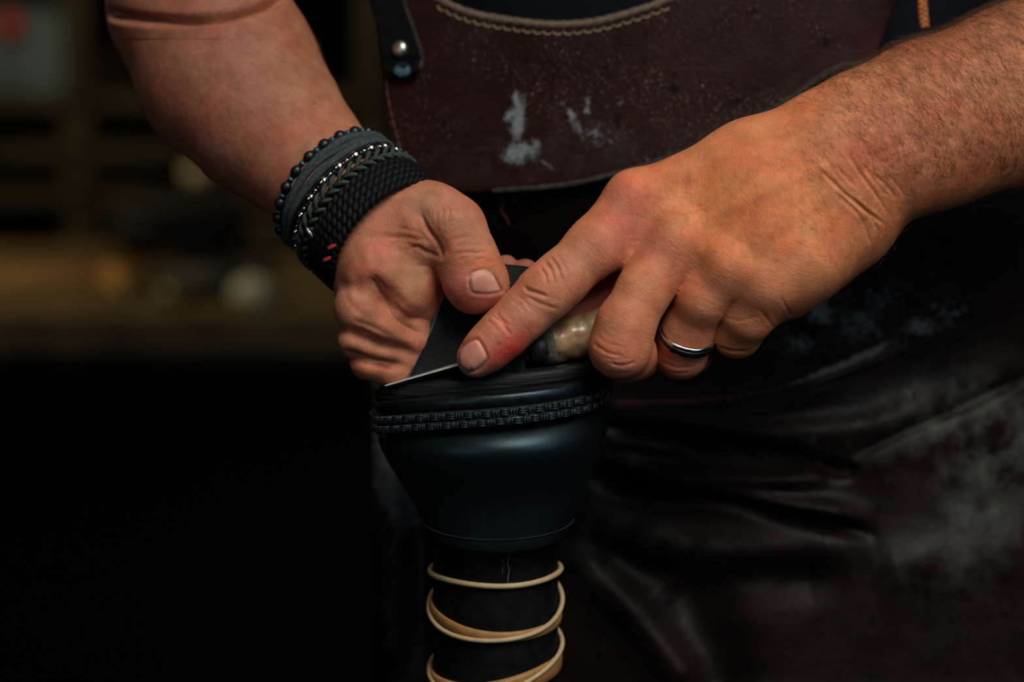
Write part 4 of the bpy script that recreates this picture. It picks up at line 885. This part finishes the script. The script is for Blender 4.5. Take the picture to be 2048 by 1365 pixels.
Ff = [tuple(x) for x in q4.tolist()] + [tuple(x) for x in (q4[:, ::-1] + n_).tolist()]; ring = np.concatenate([idx[0, :], idx[1:, -1], idx[-1, -2::-1], idx[-2:0:-1, 0]]); m0 = len(Ff)
for a, c in zip(ring, np.roll(ring, -1)): Ff.append((int(a), int(a + n_), int(c + n_), int(c)))
strip = sub('peeled_sole_strip', to_world(P(np.concatenate([G, B]))), Ff, M_rubber_m, shoe); strip.data.materials.append(M_cut)
mi = np.zeros(len(Ff), np.int32); GA = np.concatenate([G, B]); mi[m0:] = [1 if np.mean([GA[i][0] for i in f]) < 905 else 0 for f in Ff[m0:]]; strip.data.polygons.foreach_set('material_index', mi); strip['label'] = 'loose strip of black sole rubber bent upwards'
# stitching round the collar
me_cs = seg_mesh('collar_stitch', .0016, .00018, simple('grey_thread', (0.022, 0.030, 0.036), .7, spec=.1), .02)
rg = shoe_ring(997, 1038, CW, 151, 97.5, 300, rad(.8), .15, 300, 28)
for i in range(4, 150, 3):
    c = to_world(P(rg[i])); t = Vector(to_world(P(rg[i + 1])) - c).normalized(); nrm = Vector(MW[:3, 2]); y = nrm.cross(t).normalized(); z = t.cross(y)
    inst('collar_stitch', me_cs, shoe, c, Matrix((t, y, z)).transposed().to_quaternion(), upper)

# ------------------------------------------------------------------ stand under the shoe
PC = PW(991, 1060, -160); PR = R(130)
M_post = simple('black_stand_rubber', (0.003, 0.0035, 0.004), .6, noise=.7, scale=160, bump=.3, rvar=.12, spec=.12)
stand = empty('shoe_stand', (PC[0], PC[1], 0), 'round black upright stand carrying the shoe, wrapped with rubber bands', 'stand')
Vp, Fp = lathe([(PR * .9, .03), (PR, .035), (PR * 1.0, PC[2] - .10), (PR, PC[2] - .02), (PR * .97, PC[2] + .022), (PR * .9, PC[2] + .026)], (PC[0], PC[1], 0), 64); sub('post', Vp, Fp, M_post, stand)
Vp, Fp = lathe([(.14, 0), (.14, .02), (.13, .03), (.03, .034)], (PC[0], PC[1], 0), 48); sub('base_plate', Vp, Fp, M_post, stand)
Vs_, Fs_ = [], []
prt = []
for du, v0, v1, wd in ((1017, 1098, 1168, 1.7), (1006, 1120, 1150, .9), (1000, 1230, 1236, 1.0)):
    pth = [at_y(du + random.uniform(-2, 2), v, PC[1] - PR * .985) for v in np.linspace(v0, v1, 9)]; prt.append(tube(np.array(pth), R(wd), 5))
Vq, Fq = merge(prt); sub('pale_scratch', Vq, Fq, simple('scraped_grey', (0.07, 0.075, 0.07), .8), stand)
M_band = simple('yellow_rubber_band', (0.40, 0.30, 0.165), .55, noise=.15, scale=300)
M_band2 = simple('amber_rubber_band', (0.27, 0.135, 0.042), .5, noise=.2, scale=300)
ZAX = np.array([0, 0, 1.0])
def band(name, mat, label, v_front, dips, roll, thick, flat, lift=0.0):
    lift *= .5; z0 = at_y(995, v_front, PC[1] - PR)[2]; pth = []
    for i in range(96):
        a = 2 * math.pi * i / 96; f = -math.sin(a)     # f = 1 at the camera side
        rr = PR + thick * .85 + lift
        pth.append((PC[0] + rr * math.cos(a), PC[1] + rr * math.sin(a), z0 - dips * (f - 1) * -1 * -1 + roll * math.cos(a) + .0004 * math.sin(3 * a + v_front)))
    V, F = tube(np.array(pth), thick, 8, True, None if flat is None else (ZAX, flat))
    o = mesh_obj(name, V, F, mat); tag(o, label, 'rubber band', 'rubber bands round the stand'); return o
band('rubber_band', M_band, 'thin yellow rubber band, topmost on the black stand', 1171, 0.0, .0002, .0012, None)
band('rubber_band', M_band2, 'flat amber rubber band below the topmost one, touching a yellow band', 1273, .0045, -.0022, .0009, 2.6)
band('rubber_band', M_band, 'thin yellow rubber band slanting over the flat amber band', 1282, .0092, .0014, .0010, None, .0018)
band('rubber_band', M_band2, 'wide tan rubber band lowest on the stand, at the bottom of the picture', 1380, .002, .0042, .0010, 4.5)
band('rubber_band', M_band, 'pale rubber band crossing over the wide tan one at the bottom', 1386, .008, .0062, .0010, None, .0018)

# ------------------------------------------------------------------ the knife
M_steel = simple('ground_steel', (0.50, 0.49, 0.46), .45, .6, noise=.15, scale=400)
M_tape = simple('taped_handle', (0.30, 0.195, 0.10), .34, noise=.85, scale=170, bump=1.0, coat=.7)
M_ferr = simple('black_ferrule', (0.006, 0.006, 0.007), .5)
M_rag = simple('frayed_tape_end', (0.09, 0.085, 0.065), .7, noise=.6, scale=900)
knife = empty('knife', PW(1090, 690, -55), 'slim steel shoemaker knife with a tape-wrapped tan handle held in the right hand', 'knife')
ax_ = np.array([.961, -.277, 0]); up_ = np.array([-.277, -.961, 0]); dp_ = np.array([0, .0, 1.0]); o_ = np.array([770, 772, -6.0])
def bl(s, d, h): return o_ + ax_ * s + dp_ * d + up_ * (h - d * .045)
out = [(0, 0), (286, -4), (286, -70), (60, -74), (6, -20)]; Vb_, n = [], len(out)
for s, d in out: Vb_.append(bl(s, d, 1.2 + 1.8 * min(s / 150, 1)))
for s, d in out: Vb_.append(bl(s, d, -1.2 - 1.8 * min(s / 150, 1)))
Fb_ = [tuple(range(n)), tuple(range(2 * n - 1, n - 1, -1))] + [(i, i + n, (i + 1) % n + n, (i + 1) % n) for i in range(n)]
sub('blade', to_world(P(np.array(Vb_))), Fb_, M_steel, knife, smooth=False)
hp = []; hr = []
for i in range(70):
    t = i / 69; p = np.array([1094, 687, -58]) + np.array([.966, -.256, -.10]) * t * 430; hp.append(p); hr.append(R(44 + 6 * math.sin(t * 3) + .25 * math.sin(i * 1.9) + .5 * math.sin(i * .37)) * (.96 if i == 0 else 1))
Vh, Fh = tube(to_world(P(np.array(hp))), np.array(hr), 40)
Vh = Vh + .00022 * np.stack([np.sin(Vh[:, 0] * 900 + Vh[:, 2] * 700), np.sin(Vh[:, 1] * 800), np.sin(Vh[:, 2] * 950 + Vh[:, 0] * 400)], 1)
handle = sub('handle', Vh, Fh, M_tape, knife)
pr = [np.array([1094, 687, -58]) + np.array([.966, -.256, -.10]) * t for t in (-14, -4, 4, 12)]
Vh, Fh = tube(to_world(P(np.array(pr))), np.array([R(38), R(45), R(46.5), R(45.5)]), 40)
Vh = Vh + np.random.normal(0, .00016, Vh.shape); sub('frayed_end', Vh, Fh, M_rag, knife, handle)
pr = [np.array([1094, 690, -45]) + np.array([.966, -.256, -.10]) * t for t in (-40, -36, -20, 4)]
Vh, Fh = tube(to_world(P(np.array(pr))), np.array([R(26), R(31), R(32), R(31)]), 32); sub('ferrule', Vh, Fh, M_ferr, knife)

# ------------------------------------------------------------------ bracelets on the gripping arm
AN = np.array([.63, .585, .51]); AN /= np.linalg.norm(AN)
AA = np.array([.62, -.785, 0.0]); AA -= AN * AA.dot(AN); AA /= np.linalg.norm(AA)
AB = np.cross(AN, AA); AB *= np.sign(AB[2]); AB /= np.linalg.norm(AB)
def wrist_c(s):     # s: distance along the arm from the hand end of the bracelets
    base = np.array([768, 463, -62.0]); return base - AN * s
def ring_pt(s, a, ra, rb, tilt=0.0, off=(0, 0)):
    return wrist_c(s) + AA * ((ra + 5) * math.cos(a) - 6) + AB * (rb * math.sin(a)) + AN * tilt * math.sin(a)
def ring_path(s, ra, rb, n=120, tilt=0.0, f=None):
    return np.array([ring_pt(s + (f(2 * math.pi * i / n)[0] if f else 0), 2 * math.pi * i / n, ra + (f(2 * math.pi * i / n)[1] if f else 0), rb + (f(2 * math.pi * i / n)[1] if f else 0), tilt) for i in range(n)])
def bead_mesh(name, r, mat, sx=1.0):
    bm = bmesh.new(); bmesh.ops.create_uvsphere(bm, u_segments=12, v_segments=8, radius=r)
    for v in bm.verts: v.co.x *= sx
    me = bpy.data.meshes.new(name); bm.to_mesh(me); bm.free(); me.materials.append(mat); me.polygons.foreach_set('use_smooth', [True] * len(me.polygons)); return me
M_bblue = simple('dark_glass_bead', (0.008, 0.020, 0.034), .22, noise=.2)
M_bblue2 = simple('blue_glass_bead', (0.03, 0.09, 0.15), .25, noise=.2)
M_blackc = simple('black_waxed_cord', (0.003, 0.004, 0.0055), .6, noise=.4, scale=700, bump=.5, spec=.15)
M_greyc = simple('grey_felted_cord', (0.040, 0.054, 0.057), .85, noise=.5, scale=800, bump=.6, spec=.1)
M_green = simple('dark_green_braid', (0.024, 0.042, 0.031), .8, noise=.4, scale=900, bump=.5)
M_chain = simple('polished_silver', (0.80, 0.76, 0.74), .16, 1.0, noise=.05)
M_redt = simple('red_thread', (0.30, 0.010, 0.014), .8)
def frame_q(p0, p1, out):
    t = Vector(p1 - p0).normalized(); z = Vector(out); z = (z - t * z.dot(t)).normalized(); y = z.cross(t); return Matrix((t, y, z)).transposed().to_quaternion()
def beads(thing, me_fn, s, ra, rb, n, tilt=0.0, name='bead', a0=0.0):
    for i in range(n):
        a = a0 + 2 * math.pi * i / n; p, q = to_world(P(ring_pt(s, a, ra, rb, tilt))), to_world(P(ring_pt(s, a + .01, ra, rb, tilt)))
        inst(name, me_fn(i), thing, p, frame_q(p, q, p - to_world(P(wrist_c(s)))))
def bracelet(name, label, s): return empty(name, to_world(P(wrist_c(s))), label, 'bracelet', 'bracelets on the wrist')
# outermost: black beads with small blue ones, loose on the arm
b1 = bracelet('beaded_bracelet', 'black beaded bracelet with small blue beads, nearest the elbow of the stack', 156)
Vc, Fc = tube(to_world(P(ring_path(156, 130, 132, tilt=-10))), R(7), 8, True); sub('cord', Vc, Fc, M_blackc, b1)
ba, bb = bead_mesh('bead', R(12), simple('black_wood_bead', (0.004, 0.006, 0.009), .4), 1.1), bead_mesh('blue_bead', R(7.5), M_bblue2, .7)
beads(b1, lambda i: bb if i % 2 else ba, 156, 132, 135, 44, -10)
# grey double cord
b2 = bracelet('cord_bracelet', 'grey-green felted double cord bracelet wound around the wrist', 140)
for k, (s, ex, r) in enumerate(((140, 0, 10), (120, 1, 9), (130, 4, 6))):
    Vc, Fc = tube(to_world(P(ring_path(s, 132 + ex, 131 + ex, 140, -8, lambda a, k=k: (5 * math.sin(2 * a + k * 2), 1.2 * math.sin(9 * a + k))))), R(r), 10, True); sub('cord', Vc, Fc, M_greyc, b2)
# silver bead chain
b3 = bracelet('silver_bracelet', 'bracelet of polished silver beads on black cord between the grey and green bands', 102)
Vc, Fc = tube(to_world(P(ring_path(102, 133, 130))), R(8), 8, True); sub('cord', Vc, Fc, M_blackc, b3)
bc = bead_mesh('silver_bead', R(10), M_chain, 1.5); bs = bead_mesh('small_silver_bead', R(5), M_chain)
beads(b3, lambda i: bc if i % 2 == 0 else bs, 102, 137, 136, 40, 0, 'silver_bead')
Vc, Fc = tube(to_world(P(ring_path(114, 131, 129, 120, 0, lambda a: (3 * math.sin(3 * a), 0)))), R(7), 8, True); sub('cord', Vc, Fc, M_blackc, b3)
# green herringbone braid
b4 = bracelet('braided_bracelet', 'dark green herringbone braided bracelet beside the silver beads', 74)
Vc, Fc = tube(to_world(P(ring_path(74, 131, 129))), R(10), 8, True, ); sub('core', Vc, Fc, M_blackc, b4)
pth = smooth_path([(-.0034, 0, -.0008), (-.0015, 0, .0007), (.0015, 0, .0007), (.0034, 0, -.0008)], 3); v_, f_ = tube(pth, np.interp(np.linspace(0, 1, len(pth)), [0, .5, 1], [.0004, .0011, .0004]), 8)
mb = bpy.data.meshes.new('strand'); mb.from_pydata(v_.tolist(), [], f_); mb.materials.append(M_green); mb.polygons.foreach_set('use_smooth', [True] * len(mb.polygons))
for i in range(38):
    a = 2 * math.pi * i / 38
    for sd in (-1, 1):
        s_ = 74 + sd * 9; aa = a + (0 if sd > 0 else .08); p, q = to_world(P(ring_pt(s_, aa, 140, 139))), to_world(P(ring_pt(s_, aa + .01, 140, 139)))
        inst('braid_strand', mb, b4, p, frame_q(p, q, p - to_world(P(wrist_c(s_)))) @ Matrix.Rotation(sd * .6, 3, 'Z').to_quaternion())
# wide black woven band next to the hand, with red stitches and a metal clasp
b5 = bracelet('woven_bracelet', 'wide black woven bracelet with three red stitches, closest to the hand', 20)
for k, (s, r, ex) in enumerate(((54, 11, 0), (38, 11, 3), (22, 11, 3), (6, 11, 3), (-8, 9, 2))):
    for h in range(2):
        f_ = lambda a, h=h: (4.5 * math.cos(26 * a + h * math.pi), 4.5 * math.sin(26 * a + h * math.pi))
        Vc, Fc = tube(to_world(P(ring_path(s, 133 + ex, 130 + ex, 420, 0, f_))), R(r * .72), 7, True); sub('rope', Vc, Fc, M_blackc, b5)
me_r = bead_mesh('red_stitch', R(6.5), M_redt, 1.0)
for (u, v) in ((673, 497), (673, 526), (682, 555)):
    best = min(((ring_pt(s, a, 153, 152)) for s in np.arange(-10, 45, 3) for a in np.arange(1.2, 3.6, .04)), key=lambda p: (p[0] - u) ** 2 + (p[1] - v) ** 2)
    p = to_world(P(best)); inst('red_stitch', me_r, b5, p, frame_q(p, p + MW[:3, 0] * .01 + MW[:3, 1] * .005, p - to_world(P(wrist_c(20)))), None, (1.5, .7, .5))
me_c = bead_mesh('clasp_bar', R(6), simple('dull_pewter', (0.35, 0.33, 0.30), .35, 1.0), 2.6)
for (u, v, an) in ((622, 468, 1.0), (652, 509, .8)):
    best = min(((ring_pt(s, a, 145, 144)) for s in np.arange(60, 130, 4) for a in np.arange(1.2, 3.6, .04)), key=lambda p: (p[0] - u) ** 2 + (p[1] - v) ** 2)
    p = to_world(P(best)); inst('clasp_bar', me_c, b5, p, frame_q(p, p + MW[:3, 0] * .01 * math.cos(an) - MW[:3, 1] * .01 * math.sin(an), p - to_world(P(wrist_c(20)))))

# ------------------------------------------------------------------ finger ring: steel rim, black inlay
ra_ = np.array([.976, .20, -.08]); rb_ = np.array([-.12, .66, .74]); fa = np.cross(ra_, rb_); fa /= np.linalg.norm(fa); fa[1] *= -1
fa = np.array([fa[0], fa[1], fa[2]]) @ MW[:3, :3].T; fc = to_world(P((1374, 669, -10)))
tv = Vector(fa).to_track_quat('Z', 'Y').to_matrix(); rr = R(55.5)
def ring_band(prof):
    V, F = [], []; n = len(prof); seg = 72
    for j in range(seg):
        a = 2 * math.pi * j / seg
        for r, z in prof: V.append(np.array(tv @ Vector((r * math.cos(a), r * math.sin(a), z))) + fc)
    for j in range(seg):
        for i in range(n): F.append((j * n + i, j * n + (i + 1) % n, ((j + 1) % seg) * n + (i + 1) % n, ((j + 1) % seg) * n + i))
    return np.array(V), F
fring = empty('finger_ring', fc, 'steel finger ring with a black band worn on the hand holding the knife', 'ring')
h = R(13); V_, F_ = ring_band([(rr - R(4), -h), (rr + R(2.5), -h), (rr + R(4), -h * .72), (rr + R(4), h * .72), (rr + R(2.5), h), (rr - R(4), h)]); sub('steel_band', V_, F_, M_chain, fring)
V_, F_ = ring_band([(rr + R(3), -h * .62), (rr + R(5), -h * .55), (rr + R(5), h * .35), (rr + R(3), h * .42)]); sub('black_inlay', V_, F_, simple('black_inlay', (0.006, 0.006, 0.008), .25), fring)

# ------------------------------------------------------------------ the workshop behind
M_floor = simple('dark_concrete', (0.030, 0.030, 0.030), .8, noise=.4, scale=6)
M_wall = simple('sooty_plaster', (0.012, 0.013, 0.013), .9, noise=.4, scale=5)
M_wood = simple('old_oiled_wood', (0.16, 0.115, 0.05), .6, noise=.5, scale=22, bump=.3)
M_wood2 = simple('dark_olive_board', (0.075, 0.058, 0.028), .7, noise=.5, scale=18)
M_dark = simple('dark_cabinet_paint', (0.004, 0.0045, 0.005), .8, spec=.2)
def st(name, V, F, m): o = mesh_obj(name, V, F, m, smooth=False); tag(o, kind='structure'); return o
st('floor', *box((0, 1.4, -.05), (7.0, 7.0, .1)), M_floor)
st('wall_back', *box((0, 3.55, 1.4), (7.0, .1, 2.8)), M_wall)
st('wall_left', *box((-3.45, 1.4, 1.4), (.1, 7.0, 2.8)), M_wall)
st('wall_right', *box((3.45, 1.4, 1.4), (.1, 7.0, 2.8)), M_wall)
st('ceiling', *box((0, 1.4, 2.85), (7.0, 7.0, .1)), M_wall)
BY0, BY1, BZ = 2.34, 2.95, .905
bench = empty('workbench', (-.75, 2.64, 0), 'wooden workbench with a lit front edge, cluttered with tools', 'workbench')
for k in range(4):
    y0 = BY0 + (BY1 - BY0) * k / 4; y1 = BY0 + (BY1 - BY0) * (k + 1) / 4 - .004
    V_, F_ = box((-.95, (y0 + y1) / 2, BZ - .02), (2.7, y1 - y0, .04), bev=.003); sub('top_plank', V_, F_, M_wood, bench, smooth=False)
V_, F_ = box((-.95, BY0 + .03, BZ - .43), (2.6, .02, .78)); sub('front_panel', V_, F_, M_dark, bench, smooth=False)
for x in (-2.2, -.85, .32):
    for y in (BY0 + .07, BY1 - .06): V_, F_ = box((x, y, (BZ - .04) / 2), (.07, .07, BZ - .04), bev=.004); sub('leg', V_, F_, M_dark, bench, smooth=False)
# shelf rack at the back of the bench
rack = empty('shelf_rack', (-.75, 3.2, 0), 'dim wooden shelf rack standing behind the workbench', 'shelf')
RY = 3.12
def shelf_z(v): return at_y(350, v, RY)[2]
for v in (306, 392, 205, -60):
    z = shelf_z(v); V_, F_ = box((-.85, RY + .14, z), (2.6, .30, .022), bev=.003); sub('shelf_board', V_, F_, M_wood2, rack, smooth=False)
for u in (-420, 158, 742, 1400):
    x = at_y(u, 300, RY)[0]; V_, F_ = box((x, RY + .14, .75), (.035, .30, 1.5), bev=.003); sub('upright', V_, F_, M_wood2, rack, smooth=False)
V_, F_ = box((-.85, RY + .3, .8), (2.6, .012, 1.5)); sub('back_board', V_, F_, M_dark, rack, smooth=False)
def put(name, V, F, m, label, cat, **k): o = mesh_obj(name, V, F, m, **k); return tag(o, label, cat)
# pale box with a red spot on the upper shelf
bz = shelf_z(205) + .011; x0, x1 = at_y(-40, 200, RY)[0], at_y(122, 200, RY)[0]
boxo = empty('cardboard_box', ((x0 + x1) / 2, RY + .1, bz), 'pale blue-grey box with a red spot on the upper shelf at far left', 'box')
M_pbox = simple('pale_blue_card', (0.13, 0.20, 0.23), .7, noise=.6, scale=14)
V_, F_ = box(((x0 + x1) / 2, RY + .1, bz + .055), (x1 - x0, .16, .11), bev=.002); bx_ = sub('carton', V_, F_, M_pbox, boxo, smooth=False)
rc_ = at_y(24, 55, RY + .018); V_, F_ = tube(np.array([rc_ + [0, .003, 0], rc_ - [0, .001, 0]]), .019, 24); sub('red_spot', V_, F_, simple('red_print', (0.55, 0.02, 0.02), .6), boxo, bx_)
# things on the bench
def lump(c, s, seed=0, amp=.12, sub_=4):
    bm = bmesh.new(); bmesh.ops.create_icosphere(bm, subdivisions=sub_, radius=1); rnd = np.random.RandomState(seed); ph = rnd.rand(6) * 6
    for v in bm.verts:
        p = v.co; k = 1 + amp * (math.sin(3 * p.x + ph[0]) * math.sin(2.3 * p.y + ph[1]) + .6 * math.sin(5 * p.z + ph[2] + 2 * p.x))
        v.co = Vector((c[0] + p.x * s[0] * k, c[1] + p.y * s[1] * k, max(c[2] + p.z * s[2] * k, c[2] - s[2] * .8)))
    bm.verts.index_update(); V = np.array([v.co[:] for v in bm.verts]); F = [tuple(v.index for v in f.verts) for f in bm.faces]; bm.free(); return V, F
M_bl = simple('black_worn_leather', (0.006, 0.006, 0.006), .6)
M_tan = simple('tan_leather', (0.36, 0.20, 0.07), .6, noise=.4, scale=30)
M_beige = simple('beige_wood', (0.70, 0.56, 0.34), .6)
M_pale = simple('pale_plastic', (0.66, 0.68, 0.56), .5)
p = at_z(330, 525, BZ); pouch = empty('tool_pouch', p, 'black leather tool pouch slumped on the workbench', 'pouch')
V_, F_ = lump(p + [0, .06, .035], (.085, .06, .045), 3); pb = sub('pouch_body', V_, F_, M_bl, pouch)
V_, F_ = lump(p + [.02, .02, .06], (.07, .035, .022), 5); sub('pouch_flap', V_, F_, M_bl, pouch)
# coil of leather strap
p = at_z(470, 520, BZ); 
pc = [(p[0] + .03 + .035 * math.cos(a) * (1 + .05 * a / 6), p[1] + .10 + .05 * math.sin(a), BZ + .012 + .004 * a) for a in np.linspace(-1.6, 7.5, 70)]
V_, F_ = tube(np.array(pc), .008, 10, flat=(ZAX, 1.5)); put('leather_strap', V_, F_, M_wood2, 'olive leather strap coiled on the workbench beside the black pouch', 'strap')
p = at_z(395, 440, BZ + .06) ; p[1] = 2.9
V_, F_ = lathe([(.012, 0), (.018, .004), (.018, .05), (.011, .058), (.011, .075), (.017, .078), (.017, .095), (.008, .1)], (at_y(398, 450, 2.915)[0], 2.915, BZ), 24); put('glue_bottle', V_, F_, M_beige, 'small beige bottle standing behind the black pouch', 'bottle')
p = at_z(505, 615, BZ); V_, F_ = lathe([(.012, 0), (.022, .003), (.024, .012), (.02, .022), (.012, .027), (.004, .03)], (p[0], p[1] + .01, BZ), 24); put('plastic_jar', V_, F_, M_pale, 'small pale jar near the front edge of the workbench', 'jar')
p = at_z(340, 612, BZ); V_, F_ = lathe([(.010, 0), (.016, .003), (.018, .010), (.012, .018), (.003, .021)], (p[0], p[1] + .012, BZ), 24); put('metal_tin', V_, F_, simple('dull_brass', (0.22, 0.20, 0.13), .4, .6), 'tiny dull tin in front of the black shoe upper', 'tin')
p = at_z(410, 608, BZ); bt = empty('shoe_upper', p, 'black shoe upper lying flat on the workbench edge', 'shoe upper')
V_, F_ = lump(p + [.0, .035, .018], (.07, .03, .02), 9); sub('vamp', V_, F_, M_bl, bt); V_, F_ = lump(p + [.05, .035, .026], (.02, .028, .022), 2); sub('heel_counter', V_, F_, M_bl, bt)
p = at_z(225, 600, BZ); ml = empty('awl', p, 'short awl with an orange wooden handle lying on the workbench', 'awl')
V_, F_ = tube(smooth_path([p + [-.012, .05, .016], p + [-.004, .03, .017], p + [.006, .0, .016], p + [.012, -.02, .013]], 6), np.interp(np.linspace(0, 1, 19), [0, .3, .8, 1], [.010, .016, .013, .007]), 16); sub('wooden_grip', V_, F_, simple('orange_wood', (0.62, 0.32, 0.08), .5), ml)
V_, F_ = tube(np.array([p + [.012, -.02, .013], p + [.022, -.06, .006]]), np.array([.003, .0008]), 8); sub('spike', V_, F_, M_steel, ml)
p = at_z(90, 560, BZ); V_, F_ = box(p + np.array([-.03, .02, .004]), (.28, .20, .008), .12, .002); put('leather_offcut', V_, F_, M_tan, 'flat tan leather offcut spread on the left of the workbench', 'leather')
# things on the shelves
for (u, v, wd, hh, col, nm, lab, cat) in ((395, 205, .05, .045, (0.16, 0.10, 0.03), 'wooden_block', 'small olive-brown block on the shelf left of the forearm', 'block'), (210, 170, .045, .06, (0.18, 0.10, 0.035), 'cork_jar', 'amber jar on the upper shelf beside the pale box', 'jar')):
    q = at_y(u, v, RY + .05); z = shelf_z(205) + .011
    V_, F_ = lathe([(wd * .45, 0), (wd * .5, .004), (wd * .5, hh * .8), (wd * .4, hh * .9), (wd * .4, hh)], (q[0], RY + .07, z), 20); put(nm, V_, F_, simple(nm + '_material', col, .5), lab, cat)
